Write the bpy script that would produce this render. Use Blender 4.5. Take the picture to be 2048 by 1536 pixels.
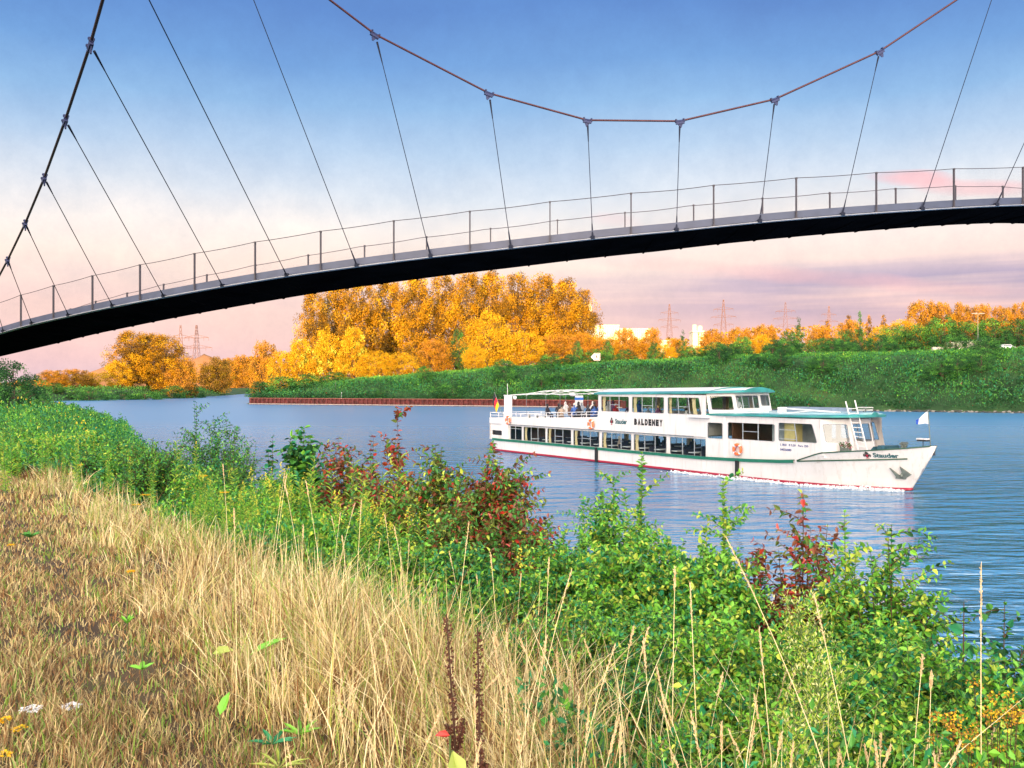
import bpy, bmesh, math, random
import numpy as np
from mathutils import Vector, Matrix
R = math.radians
scene = bpy.context.scene
for o in list(bpy.data.objects): bpy.data.objects.remove(o, do_unlink=True)
COL = scene.collection

# ------------------------------------------------------------------ camera
EYE = 5.15; F = 1850.0; HY = 772.0
cd = bpy.data.cameras.new('camera'); cam = bpy.data.objects.new('camera', cd); COL.objects.link(cam)
cd.sensor_width = 36; cd.lens = F / 2048 * 36; cd.clip_start = 0.1; cd.clip_end = 20000
cam.location = (0, 0, EYE); cam.rotation_euler = (R(90) + math.atan((HY - 768) / F), 0, 0)
scene.camera = cam

# ------------------------------------------------------------------ sky and sun
SUN_EL = R(2.0); SX = 0.12                       # the sun stands low behind the camera
scene.view_settings.view_transform = 'Standard'; scene.view_settings.look = 'None'
scene.view_settings.exposure = 1.0; scene.view_settings.gamma = 1.0
sl = bpy.data.lights.new('sun', 'SUN'); sl.energy = 5.0; sl.angle = R(0.5); sl.color = (1.0, 0.50, 0.085)
sun = bpy.data.objects.new('sun', sl); COL.objects.link(sun)
sdir = Vector((-SX, -1, math.tan(SUN_EL))).normalized()
sun.rotation_euler = sdir.to_track_quat('Z', 'Y').to_euler(); sun.location = (-20, -100, 60)

w = bpy.data.worlds.new('World'); scene.world = w; w.use_nodes = True
nt = w.node_tree; nt.nodes.clear()
def N(tree, t, **k):
    n = tree.nodes.new(t)
    for a, b in k.items():
        if hasattr(n, a): setattr(n, a, b)
    return n
def math_(tree, op, a, b=None, clamp=False):
    n = tree.nodes.new('ShaderNodeMath'); n.operation = op; n.use_clamp = clamp
    for i, v in enumerate((a, b)):
        if v is None: continue
        if isinstance(v, (int, float)): n.inputs[i].default_value = v
        else: tree.links.new(v, n.inputs[i])
    return n.outputs[0]
def mixc(tree, fac, a, b, mode='MIX'):
    n = tree.nodes.new('ShaderNodeMix'); n.data_type = 'RGBA'; n.blend_type = mode
    if isinstance(fac, (int, float)): n.inputs[0].default_value = fac
    else: tree.links.new(fac, n.inputs[0])
    for i, v in ((6, a), (7, b)):
        if isinstance(v, tuple): n.inputs[i].default_value = (*v[:3], 1)
        else: tree.links.new(v, n.inputs[i])
    return n.outputs[2]
def ramp(tree, fac, stops):
    n = tree.nodes.new('ShaderNodeValToRGB'); e = n.color_ramp.elements
    while len(e) < len(stops): e.new(0.5)
    for q, (p, c) in zip(e, stops):
        q.position = p; q.color = (*c[:3], 1) if isinstance(c, tuple) else (c, c, c, 1)
    tree.links.new(fac, n.inputs[0]); return n.outputs[0]
tc = N(nt, 'ShaderNodeTexCoord'); sep = N(nt, 'ShaderNodeSeparateXYZ'); nt.links.new(tc.outputs['Generated'], sep.inputs[0])
X_, Y_, Z_ = sep.outputs
nz = N(nt, 'ShaderNodeTexNoise'); nz.inputs['Scale'].default_value = 3.0; nz.inputs['Detail'].default_value = 5
mp = N(nt, 'ShaderNodeMapping'); mp.inputs['Scale'].default_value = (1, 1, 2.6)
nt.links.new(tc.outputs['Generated'], mp.inputs[0]); nt.links.new(mp.outputs[0], nz.inputs['Vector'])
zz = math_(nt, 'ADD', Z_, math_(nt, 'MULTIPLY', math_(nt, 'SUBTRACT', nz.outputs[0], 0.5), 0.055))
k = 0.5                                            # exposure +1 doubles these
def c_(r, g, b): return (r * k, g * k, b * k)
base = ramp(nt, zz, [(0.0, c_(.76, .58, .66)), (.04, c_(.78, .55, .62)), (.09, c_(.84, .57, .60)), (.13, c_(.92, .70, .66)), (.165, c_(.86, .76, .76)), (.20, c_(.63, .66, .77)),
                     (.24, c_(.39, .52, .74)), (.285, c_(.19, .38, .69)), (.325, c_(.09, .26, .62)), (.375, c_(.04, .165, .53)), (.6, c_(.05, .16, .50)), (1.0, c_(.08, .18, .46))])
# mauve veil low on the right side and faint pink streaks
nz2 = N(nt, 'ShaderNodeTexNoise'); nz2.inputs['Scale'].default_value = 2.2; nz2.inputs['Detail'].default_value = 4
mp2 = N(nt, 'ShaderNodeMapping'); mp2.inputs['Scale'].default_value = (1, 1, 16); mp2.inputs['Rotation'].default_value = (0, R(2.5), 0); mp2.inputs['Location'].default_value = (0.3, 0, 0.4)
nt.links.new(tc.outputs['Generated'], mp2.inputs[0]); nt.links.new(mp2.outputs[0], nz2.inputs['Vector'])
veil = ramp(nt, nz2.outputs[0], [(.36, 0.0), (.54, 1.0)])
vz = ramp(nt, Z_, [(.05, 0.0), (.08, 1.0), (.11, 1.0), (.135, 0.0)])
vx = ramp(nt, X_, [(.0, .12), (.30, 1.0)])
vf = math_(nt, 'MULTIPLY', math_(nt, 'MULTIPLY', veil, vz), math_(nt, 'MULTIPLY', vx, 1.0))
lowr = math_(nt, 'MULTIPLY', ramp(nt, Z_, [(.06, 1.0), (.17, 0.0)]), ramp(nt, X_, [(.02, 0.0), (.25, .75)]))
base = mixc(nt, lowr, base, c_(.78, .47, .56))
skyc = mixc(nt, vf, base, c_(.36, .27, .50))
# two small pink clouds
def cloud(px, py, wx, wy):
    d = Vector(((px - 1024) / F, 1, (HY - py) / F)).normalized()
    a = math_(nt, 'DIVIDE', math_(nt, 'SUBTRACT', X_, d.x), wx); b = math_(nt, 'DIVIDE', math_(nt, 'SUBTRACT', math_(nt, 'ADD', Z_, math_(nt, 'MULTIPLY', math_(nt, 'SUBTRACT', X_, d.x), .12)), d.z), wy)
    r2 = math_(nt, 'ADD', math_(nt, 'MULTIPLY', a, a), math_(nt, 'MULTIPLY', b, b))
    r2 = math_(nt, 'ADD', r2, math_(nt, 'MULTIPLY', math_(nt, 'SUBTRACT', nz3.outputs[0], .5), 2.0))
    f = math_(nt, 'SUBTRACT', 1.0, r2, True)
    return math_(nt, 'MULTIPLY', f, math_(nt, 'GREATER_THAN', Y_, 0.0))
nz3 = N(nt, 'ShaderNodeTexNoise'); nz3.inputs['Scale'].default_value = 14; nz3.inputs['Detail'].default_value = 5
mp3 = N(nt, 'ShaderNodeMapping'); mp3.inputs['Scale'].default_value = (1, 1, 3.5)
nt.links.new(tc.outputs['Generated'], mp3.inputs[0]); nt.links.new(mp3.outputs[0], nz3.inputs['Vector'])
for (a, b, c, d, s) in ((1822, 357, .040, .0085, .8), (1955, 376, .055, .009, .55), (1230, 440, .03, .008, .22), (1500, 545, .25, .010, .35)):
    skyc = mixc(nt, math_(nt, 'MULTIPLY', cloud(a, b, c, d), s), skyc, c_(.92, .42, .48))
# fine mottling
nz4 = N(nt, 'ShaderNodeTexNoise'); nz4.inputs['Scale'].default_value = 7; nz4.inputs['Detail'].default_value = 8; nz4.inputs['Roughness'].default_value = .65
nt.links.new(tc.outputs['Generated'], nz4.inputs['Vector'])
mot = ramp(nt, nz4.outputs[0], [(.3, (.90, .92, .96)), (.7, (1.08, 1.06, 1.03))])
skyc = mixc(nt, 1.0, skyc, mot, 'MULTIPLY')
gn = N(nt, 'ShaderNodeTexNoise'); gn.inputs['Scale'].default_value = 26; gn.inputs['Detail'].default_value = 9; gn.inputs['Roughness'].default_value = .8; nt.links.new(tc.outputs['Generated'], gn.inputs['Vector'])
skyc = mixc(nt, 1.0, skyc, ramp(nt, gn.outputs[0], [(.3, (.88, .90, .94)), (.7, (1.10, 1.08, 1.06))]), 'MULTIPLY')
# sunset glow round the sun, behind the camera
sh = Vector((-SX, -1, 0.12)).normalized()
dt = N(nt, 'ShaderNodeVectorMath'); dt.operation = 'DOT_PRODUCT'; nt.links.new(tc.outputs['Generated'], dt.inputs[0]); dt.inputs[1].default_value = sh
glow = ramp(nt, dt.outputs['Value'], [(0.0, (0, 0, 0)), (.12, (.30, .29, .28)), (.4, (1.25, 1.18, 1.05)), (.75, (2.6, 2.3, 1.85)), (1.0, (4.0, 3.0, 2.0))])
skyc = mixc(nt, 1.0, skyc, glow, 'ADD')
st = N(nt, 'ShaderNodeTexSky'); st.sky_type = 'NISHITA'; st.sun_disc = False; st.sun_elevation = SUN_EL; st.sun_rotation = math.atan2(-SX, -1)
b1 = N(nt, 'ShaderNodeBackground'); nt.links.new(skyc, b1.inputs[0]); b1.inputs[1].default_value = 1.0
b2 = N(nt, 'ShaderNodeBackground'); nt.links.new(st.outputs[0], b2.inputs[0]); b2.inputs[1].default_value = 0.05
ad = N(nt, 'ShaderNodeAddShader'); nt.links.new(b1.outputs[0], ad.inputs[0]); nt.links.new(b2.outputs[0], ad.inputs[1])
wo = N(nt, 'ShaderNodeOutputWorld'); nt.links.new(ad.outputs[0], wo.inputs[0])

# ------------------------------------------------------------------ helpers
def tag(o, label=None, cat=None, group=None, kind=None):
    if label: o['label'] = label
    if cat: o['category'] = cat
    if group: o['group'] = group
    if kind: o['kind'] = kind
    return o
def empty(name, loc=(0, 0, 0), rz=0, parent=None):
    o = bpy.data.objects.new(name, None); COL.objects.link(o); o.location = loc; o.rotation_euler = (0, 0, rz)
    o.empty_display_size = .1
    if parent: o.parent = parent
    return o
def link(name, me, parent=None, loc=None):
    o = bpy.data.objects.new(name, me); COL.objects.link(o)
    if parent: o.parent = parent
    if loc: o.location = loc
    return o
def copy_tree(o, parent=None):
    c = o.copy(); COL.objects.link(c); c.parent = parent
    for ch in list(o.children): copy_tree(ch, c)
    return c
def mesh_np(name, V, loops, sizes, mats, mi=None, smooth=False):
    me = bpy.data.meshes.new(name); V = np.asarray(V, np.float32); loops = np.asarray(loops, np.int32).ravel(); sizes = np.asarray(sizes, np.int32)
    me.vertices.add(len(V)); me.vertices.foreach_set('co', V.ravel())
    me.loops.add(len(loops)); me.loops.foreach_set('vertex_index', loops)
    me.polygons.add(len(sizes)); st_ = np.zeros(len(sizes), np.int32); st_[1:] = np.cumsum(sizes)[:-1]
    me.polygons.foreach_set('loop_start', st_); me.polygons.foreach_set('loop_total', sizes)
    if mi is not None: me.polygons.foreach_set('material_index', np.asarray(mi, np.int32))
    me.polygons.foreach_set('use_smooth', np.full(len(sizes), smooth, bool))
    for m in mats: me.materials.append(m)
    me.update(calc_edges=True); return me
class MB:
    def __init__(s): s.v = []; s.f = []; s.m = []
    def add(s, vs, fs, mi=0):
        b = len(s.v); s.v += [tuple(p) for p in vs]; s.f += [tuple(i + b for i in f) for f in fs]; s.m += [mi] * len(fs)
    def box(s, x0, x1, y0, y1, z0, z1, mi=0):
        s.add([(x0, y0, z0), (x1, y0, z0), (x1, y1, z0), (x0, y1, z0), (x0, y0, z1), (x1, y0, z1), (x1, y1, z1), (x0, y1, z1)],
              [(0, 3, 2, 1), (4, 5, 6, 7), (0, 1, 5, 4), (1, 2, 6, 5), (2, 3, 7, 6), (3, 0, 4, 7)], mi)
    def tube(s, pts, r, n=6, mi=0, cap=True):
        P = [Vector(p) for p in pts]; rr = r if hasattr(r, '__len__') else [r] * len(P); vs = []; fs = []
        up = Vector((0, 0, 1)) if abs((P[-1] - P[0]).normalized().z) < .9 else Vector((0, 1, 0))
        for i, p in enumerate(P):
            t = (P[min(i + 1, len(P) - 1)] - P[max(i - 1, 0)]).normalized()
            a = t.cross(up).normalized(); b = t.cross(a)
            for k in range(n):
                q = 2 * math.pi * k / n; vs.append(p + (a * math.cos(q) + b * math.sin(q)) * rr[i])
        for i in range(len(P) - 1):
            for k in range(n): fs.append((i * n + k, i * n + (k + 1) % n, (i + 1) * n + (k + 1) % n, (i + 1) * n + k))
        if cap: fs += [tuple(range(n)), tuple(range((len(P) - 1) * n, len(P) * n))[::-1]]
        s.add(vs, fs, mi)
    def prism(s, poly, fn, d0, d1, mi=0):      # fn(u,v,d)->xyz
        n = len(poly); vs = [fn(u, v, d0) for u, v in poly] + [fn(u, v, d1) for u, v in poly]
        s.add(vs, [tuple(range(n))[::-1], tuple(range(n, 2 * n))] + [(i, (i + 1) % n, n + (i + 1) % n, n + i) for i in range(n)], mi)
    def strip(s, rows, mi=0, close=False):     # rows of equal length -> quads
        n = len(rows[0]); vs = [p for r in rows for p in r]; fs = []
        for i in range(len(rows) - 1):
            for k in range(n - (0 if close else 1)):
                fs.append((i * n + k, i * n + (k + 1) % n, (i + 1) * n + (k + 1) % n, (i + 1) * n + k))
        s.add(vs, fs, mi)
    def ball(s, c, r, mi=0, nu=8, nv=5):
        rx = r if hasattr(r, '__len__') else (r, r, r); rows = []
        for j in range(nv + 1):
            a = -math.pi / 2 + math.pi * j / nv
            rows.append([(c[0] + rx[0] * math.cos(a) * math.cos(2 * math.pi * k / nu), c[1] + rx[1] * math.cos(a) * math.sin(2 * math.pi * k / nu), c[2] + rx[2] * math.sin(a)) for k in range(nu)])
        s.strip(rows, mi, True)
    def mesh(s, name, mats, smooth=False):
        me = bpy.data.meshes.new(name); me.from_pydata(s.v, [], s.f)
        for m in mats: me.materials.append(m)
        me.polygons.foreach_set('material_index', s.m); me.polygons.foreach_set('use_smooth', [smooth] * len(s.f)); me.update()
        bm = bmesh.new(); bm.from_mesh(me); bmesh.ops.recalc_face_normals(bm, faces=bm.faces); bm.to_mesh(me); bm.free()
        return me
    def build(s, name, mats, parent=None, smooth=False, loc=None):
        if not isinstance(mats, (list, tuple)): mats = [mats]
        return link(name, s.mesh(name, mats, smooth), parent, loc)

def mat(name, col, rough=.6, metal=0.0, var=.12, vscale=3.0, bump=0.0, bscale=20.0, spec=.5, col2=None, emis=None):
    m = bpy.data.materials.new(name); m.use_nodes = True; t = m.node_tree; p = t.nodes['Principled BSDF']
    tcn = N(t, 'ShaderNodeTexCoord'); nn = N(t, 'ShaderNodeTexNoise'); nn.inputs['Scale'].default_value = vscale; nn.inputs['Detail'].default_value = 6
    t.links.new(tcn.outputs['Object'], nn.inputs['Vector'])
    if col2 is None: a = tuple(max(0, c * (1 - var)) for c in col); b = tuple(c * (1 + var) for c in col)
    else: a, b = col, col2
    t.links.new(ramp(t, nn.outputs[0], [(.35, a), (.65, b)]), p.inputs['Base Color'])
    p.inputs['Roughness'].default_value = rough; p.inputs['Metallic'].default_value = metal; p.inputs['Specular IOR Level'].default_value = spec
    if bump:
        n2 = N(t, 'ShaderNodeTexNoise'); n2.inputs['Scale'].default_value = bscale; n2.inputs['Detail'].default_value = 5; t.links.new(tcn.outputs['Object'], n2.inputs['Vector'])
        bp = N(t, 'ShaderNodeBump'); bp.inputs['Strength'].default_value = bump; bp.inputs['Distance'].default_value = .02 if bump < 1 else .1
        t.links.new(n2.outputs[0], bp.inputs['Height']); t.links.new(bp.outputs[0], p.inputs['Normal'])
    return m
def leafmat(name, col, trans=.35, rough=.5, var=.25, gloss=.06):
    m = bpy.data.materials.new(name); m.use_nodes = True; t = m.node_tree; t.nodes.clear()
    oi = N(t, 'ShaderNodeNewGeometry'); tcn = N(t, 'ShaderNodeTexCoord')
    nn = N(t, 'ShaderNodeTexNoise'); nn.inputs['Scale'].default_value = .9; nn.inputs['Detail'].default_value = 3; t.links.new(tcn.outputs['Object'], nn.inputs['Vector'])
    f = math_(t, 'ADD', math_(t, 'MULTIPLY', oi.outputs['Random Per Island'], .6), math_(t, 'MULTIPLY', nn.outputs[0], .4))
    c = ramp(t, f, [(.1, tuple(x * (1 - var) for x in col)), (.5, col), (.9, (col[0] * (1 + 1.6 * var), col[1] * (1 + var), col[2] * (1 + .3 * var)))])
    d = N(t, 'ShaderNodeBsdfDiffuse'); tr = N(t, 'ShaderNodeBsdfTranslucent'); g = N(t, 'ShaderNodeBsdfGlossy'); g.inputs['Roughness'].default_value = rough
    t.links.new(c, d.inputs[0]); t.links.new(c, tr.inputs[0]); g.inputs['Color'].default_value = (.8, .85, .8, 1)
    m1 = N(t, 'ShaderNodeMixShader'); m1.inputs[0].default_value = trans; t.links.new(d.outputs[0], m1.inputs[1]); t.links.new(tr.outputs[0], m1.inputs[2])
    m2 = N(t, 'ShaderNodeMixShader'); m2.inputs[0].default_value = gloss; t.links.new(m1.outputs[0], m2.inputs[1]); t.links.new(g.outputs[0], m2.inputs[2])
    o = N(t, 'ShaderNodeOutputMaterial'); t.links.new(m2.outputs[0], o.inputs[0]); return m

def norm(a): return a / np.maximum(np.linalg.norm(a, axis=-1, keepdims=True), 1e-9)
def leaves_mesh(name, P, D, Nn, L, W, mi, mats, fold=.2, curl=.15, six=False):
    P = np.asarray(P, float); D = norm(np.asarray(D, float)); S = norm(np.cross(D, np.asarray(Nn, float))); U = np.cross(S, D)
    n = len(P); L = np.broadcast_to(L, (n,))[:, None]; W = np.broadcast_to(W, (n,))[:, None]
    if not six:
        V = np.stack([P, P + D * L * .5 + S * W * .5 + U * fold * W, P + D * L - U * curl * L, P + D * L * .5 - S * W * .5 + U * fold * W], 1).reshape(-1, 3)
        b = (np.arange(n) * 4)[:, None]; loops = (b + np.array([[0, 1, 2, 0, 2, 3]])).ravel(); sizes = np.full(2 * n, 3)
    else:
        V = np.stack([P, P + D * L * .3 + S * W * .48 + U * fold * W, P + D * L * .68 + S * W * .36 + U * (fold * W - curl * L * .4), P + D * L - U * curl * L,
                      P + D * L * .68 - S * W * .36 + U * (fold * W - curl * L * .4), P + D * L * .3 - S * W * .48 + U * fold * W], 1).reshape(-1, 3)
        b = (np.arange(n) * 6)[:, None]; loops = (b + np.array([[0, 1, 2, 3, 0, 3, 4, 5]])).ravel(); sizes = np.full(2 * n, 4)
    return mesh_np(name, V, loops, sizes, mats, np.repeat(np.asarray(mi), 2))
def blades_mesh(name, P, A, H, W, bend, mi, mats, seg=3):
    # grass blades: base P, lean direction angle A, height H, width W, bend amount
    n = len(P); P = np.asarray(P, float); d = np.stack([np.cos(A), np.sin(A), np.zeros(n)], 1); sd = np.random.uniform(0, 2 * np.pi, n)
    s = np.stack([np.cos(sd), np.sin(sd), np.zeros(n)], 1); rows = []
    H = np.broadcast_to(H, (n,))[:, None]; W = np.broadcast_to(W, (n,))[:, None]; bend = np.broadcast_to(bend, (n,))[:, None]
    for j in range(seg):
        t = j / seg; c = P + d * (bend * H * t ** 1.8) + np.array([0, 0, 1]) * H * (t - .25 * bend * t * t)
        ww = W * (1 - .6 * t) * .5; rows += [c - s * ww, c + s * ww]
    tip = P + d * bend * H + np.array([0, 0, 1]) * H * (1 - .25 * bend); rows.append(tip)
    k = 2 * seg + 1; V = np.stack(rows, 1).reshape(-1, 3); b = (np.arange(n) * k)[:, None]; pat = []; sz = []
    for j in range(seg - 1): pat += [2 * j, 2 * j + 1, 2 * j + 3, 2 * j + 2]; sz.append(4)
    pat += [2 * seg - 2, 2 * seg - 1, 2 * seg]; sz.append(3)
    return mesh_np(name, V, (b + np.array([pat])).ravel(), np.tile(sz, n), mats, np.repeat(np.asarray(mi), seg))
def snoise(x, y, s=1.0, k=0):
    x = np.asarray(x) * s; y = np.asarray(y) * s
    return (np.sin(x * 1.3 + k) * np.cos(y * 1.7 + 2 * k) + .6 * np.sin(x * 2.9 + y * 1.9 + k * 3) + .4 * np.cos(x * 5.3 - y * 4.1 + k) + .3 * np.sin(x * 9.1 + y * 11.3 + k)) / 2.3
def at(x, y, D): return Vector(((x - 1024) / F * D, D, EYE - (y - HY) / F * D))   # a pixel seen at distance D, as a point of the place
# ------------------------------------------------------------------ terrain
CREST = [(12.0, -16.0), (1.76, 0.0), (-.8, 3.9), (-9.8, 17.6), (-22, 40), (-50, 100), (-78, 165), (-120, 240), (-230, 300)]   # top of our bank
FAR = [(-170, 640), (-128, 480), (-88, 340), (-77.5, 275), (-75, 264), (0, 232), (97, 176), (200, 120), (420, 0), (900, -200)]
LEFT = [(-420, 330), (-230, 296), (-157, 307), (-150, 350), (-147, 400), (-150, 470), (-178, 630)]
def seg_dist(x, y, poly):
    best = np.full(x.shape, 1e9); sgn = np.zeros(x.shape)
    for (ax, ay), (bx, by) in zip(poly[:-1], poly[1:]):
        dx, dy = bx - ax, by - ay; l2 = dx * dx + dy * dy
        t = np.clip(((x - ax) * dx + (y - ay) * dy) / l2, 0, 1); px, py = ax + t * dx, ay + t * dy
        d = np.hypot(x - px, y - py); cr = dx * (y - ay) - dy * (x - ax)
        u = d < best - 1e-9; best = np.where(u, d, best); sgn = np.where(u, np.sign(cr), sgn)
    return best * sgn          # >0 on the left of the direction of travel
def sm(t): t = np.clip(t, 0, 1); return t * t * (3 - 2 * t)
def crest_n(x, y): return -seg_dist(x, y, CREST)          # >0 towards the water
def height(x, y):
    x = np.asarray(x, float); y = np.asarray(y, float)
    n = crest_n(x, y)
    top = np.interp(y, [15, 26, 40, 60, 120, 300], [3.55, 3.1, 2.4, 1.9, 1.3, 1.0]); zn = np.where(n < 0, top, top - (top + 1.05) * sm(n / 9.6)) + .05 * snoise(x, y, .9) + np.where(n < -30, .3 * snoise(x, y, .05), 0)
    ef = seg_dist(x, y, FAR)                                   # inland distance on the far bank
    hc = np.interp(x, [-180, -75, -51, -3, 60, 110, 400], [3.5, 4.6, 6.4, 9.8, 12.3, 12.6, 13])
    zf = np.where(ef > 0, .5 + (hc - .5) * sm(ef / 27) ** .85, -1.2) + np.where(ef > 2, .5 * snoise(x, y, .13) + .25 * snoise(x, y, .5, 2), 0)
    zf += np.where(ef > 0, 4.0 * sm((x - 105) / 45) * sm((ef - 42) / 30), 0)
    # quay with the sheet piles: level ground behind the wall
    q = sm((28 - x) / 10) * sm((x + 76) / 3)
    zf = np.where((ef > 0) & (ef < 6), zf * (1 - q) + q * np.minimum(zf + .8, 1.9), zf); zf = np.where(ef > 0, np.maximum(zf, 1.75 * q), zf)
    el = seg_dist(x, y, LEFT)
    zl = np.where(el > 0, .4 + 3.2 * sm(el / 14), -1.2)
    zb = np.where(y > 638, 3.0, -1.2)
    z = np.maximum(np.maximum(np.where(y < 300, zn, -1.2), zf), np.maximum(zl, zb))
    return z
def axis(parts):
    out = []
    for a, b, s in parts: out += list(np.arange(a, b, s))
    return np.array(out + [parts[-1][1]])
gx = axis([(-6000, -800, 400), (-800, -220, 30), (-220, -60, 3.5), (-60, -14, 1.2), (-14, 12, .3), (12, 40, 1.5), (40, 240, 4), (240, 800, 35), (800, 6000, 400)])
gy = axis([(-300, -40, 26), (-40, -4, 3), (-4, 22, .3), (22, 60, 1.0), (60, 150, 3), (150, 330, 3.2), (330, 640, 9), (640, 900, 26), (900, 8000, 500)])
GX, GY = np.meshgrid(gx, gy); GZ = height(GX, GY); nx_, ny_ = len(gx), len(gy)
ii = (np.arange(ny_ - 1)[:, None] * nx_ + np.arange(nx_ - 1)[None, :]).ravel()
def gz(x, y): return float(height(np.array([x]), np.array([y]))[0])

def ground_mat():
    m = bpy.data.materials.new('ground'); m.use_nodes = True; t = m.node_tree; p = t.nodes['Principled BSDF']; p.inputs['Roughness'].default_value = .95
    tcn = N(t, 'ShaderNodeTexCoord'); s = N(t, 'ShaderNodeSeparateXYZ'); t.links.new(tcn.outputs['Object'], s.inputs[0])
    a = N(t, 'ShaderNodeTexNoise'); a.inputs['Scale'].default_value = 1.6; a.inputs['Detail'].default_value = 8; t.links.new(tcn.outputs['Object'], a.inputs['Vector'])
    b = N(t, 'ShaderNodeTexNoise'); b.inputs['Scale'].default_value = .12; b.inputs['Detail'].default_value = 8; t.links.new(tcn.outputs['Object'], b.inputs['Vector'])
    near = ramp(t, a.outputs[0], [(.35, (.035, .022, .012)), (.55, (.09, .055, .025)), (.7, (.06, .07, .02))])
    far = ramp(t, b.outputs[0], [(.3, (.010, .035, .008)), (.5, (.02, .07, .014)), (.70, (.05, .09, .02)), (.82, (.14, .09, .05))])
    f = ramp(t, math_(t, 'DIVIDE', s.outputs[1], 100), [(.25, 0.0), (.5, 1.0)])
    t.links.new(mixc(t, f, near, far), p.inputs['Base Color'])
    bp = N(t, 'ShaderNodeBump'); bp.inputs['Strength'].default_value = .8; bp.inputs['Distance'].default_value = .05
    t.links.new(a.outputs[0], bp.inputs['Height']); t.links.new(bp.outputs[0], p.inputs['Normal']); return m
ground = link('ground', mesh_np('ground', np.stack([GX, GY, GZ], -1).reshape(-1, 3), np.stack([ii, ii + 1, ii + nx_ + 1, ii + nx_], 1), np.full(len(ii), 4), [ground_mat()], smooth=True))
tag(ground, kind='structure')

# unseen high ground added far behind the camera to throw the canal into shade
def shade_ridge():
    xs = np.arange(-1500, 1501, 20.0); ys = np.array([-420, -380, -340, -315, -300, -285, -260, -220.0]); prof = np.array([0, .5, .9, 1, 1, .95, .5, 0])
    u = xs + SX * 560
    H = np.interp(u, [-400, -75, -50, 0, 50, 100, 150, 400], [22, 25.5, 27, 31, 33.5, 39, 41, 42]) + 1.3 * snoise(xs, xs * .3, .09) + 1.0 * snoise(xs, xs * 0, .31)
    V = [(x, y, 3 + p * (h - 3)) for y, p in zip(ys, prof) for x, h in zip(xs, H)]; n = len(xs)
    i = (np.arange(len(ys) - 1)[:, None] * n + np.arange(n - 1)[None, :]).ravel()
    return tag(link('added_shade_ridge', mesh_np('added_shade_ridge', V, np.stack([i, i + 1, i + n + 1, i + n], 1), np.full(len(i), 4), [mat('shade_ridge_green', (.05, .08, .03), .9, vscale=.1)], smooth=True)), kind='structure')
shade_ridge()

# ------------------------------------------------------------------ water
def water_mat():
    m = bpy.data.materials.new('water'); m.use_nodes = True; t = m.node_tree; p = t.nodes['Principled BSDF']
    p.inputs['Base Color'].default_value = (.045, .20, .38, 1); p.inputs['Roughness'].default_value = .09; p.inputs['IOR'].default_value = 2.5
    tcn = N(t, 'ShaderNodeTexCoord'); h = None
    for sc, rot, st_, wgt, det in ((.9, 12, (1, 2.2, 1), .10, 4), (.25, -18, (1, 2.6, 1), .30, 3), (3.2, 30, (1, 1.7, 1), .034, 4), (.05, 5, (1, 2, 1), .5, 2), (.5, 22, (1, 3.0, 1), .16, 2)):
        mp_ = N(t, 'ShaderNodeMapping'); mp_.inputs['Rotation'].default_value = (0, 0, R(rot)); mp_.inputs['Scale'].default_value = st_
        t.links.new(tcn.outputs['Object'], mp_.inputs[0]); n = N(t, 'ShaderNodeTexNoise'); n.inputs['Scale'].default_value = sc; n.inputs['Detail'].default_value = det; n.inputs['Distortion'].default_value = .4
        t.links.new(mp_.outputs[0], n.inputs['Vector']); v = math_(t, 'MULTIPLY', n.outputs[0], wgt); h = v if h is None else math_(t, 'ADD', h, v)
    wv = N(t, 'ShaderNodeTexWave'); wv.inputs['Scale'].default_value = .22; wv.inputs['Distortion'].default_value = 5; wv.inputs['Detail'].default_value = 2; wv.inputs['Detail Scale'].default_value = .6
    mp_ = N(t, 'ShaderNodeMapping'); mp_.inputs['Rotation'].default_value = (0, 0, R(68)); t.links.new(tcn.outputs['Object'], mp_.inputs[0]); t.links.new(mp_.outputs[0], wv.inputs['Vector'])
    h = math_(t, 'ADD', h, math_(t, 'MULTIPLY', wv.outputs[1], .035)); sr = N(t, 'ShaderNodeSeparateXYZ'); t.links.new(tcn.outputs['Object'], sr.inputs[0]); t.links.new(ramp(t, math_(t, 'DIVIDE', sr.outputs[1], 200), [(.10, .05), (.3, .13), (.7, .33)]), p.inputs['Roughness'])
    bp = N(t, 'ShaderNodeBump'); bp.inputs['Strength'].default_value = 1.0; bp.inputs['Distance'].default_value = 3.8
    sy = N(t, 'ShaderNodeSeparateXYZ'); t.links.new(tcn.outputs['Object'], sy.inputs[0]); t.links.new(ramp(t, math_(t, 'DIVIDE', sy.outputs[1], 200), [(.10, 1.0), (.26, .40), (.7, .06)]), bp.inputs['Strength']); t.links.new(h, bp.inputs['Height']); t.links.new(bp.outputs[0], p.inputs['Normal']); return m
wm = MB(); wm.add([(-700, -60, 0), (700, -60, 0), (700, 700, 0), (-700, 700, 0)], [(0, 1, 2, 3)])
tag(wm.build('water', water_mat()), kind='structure')

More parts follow.
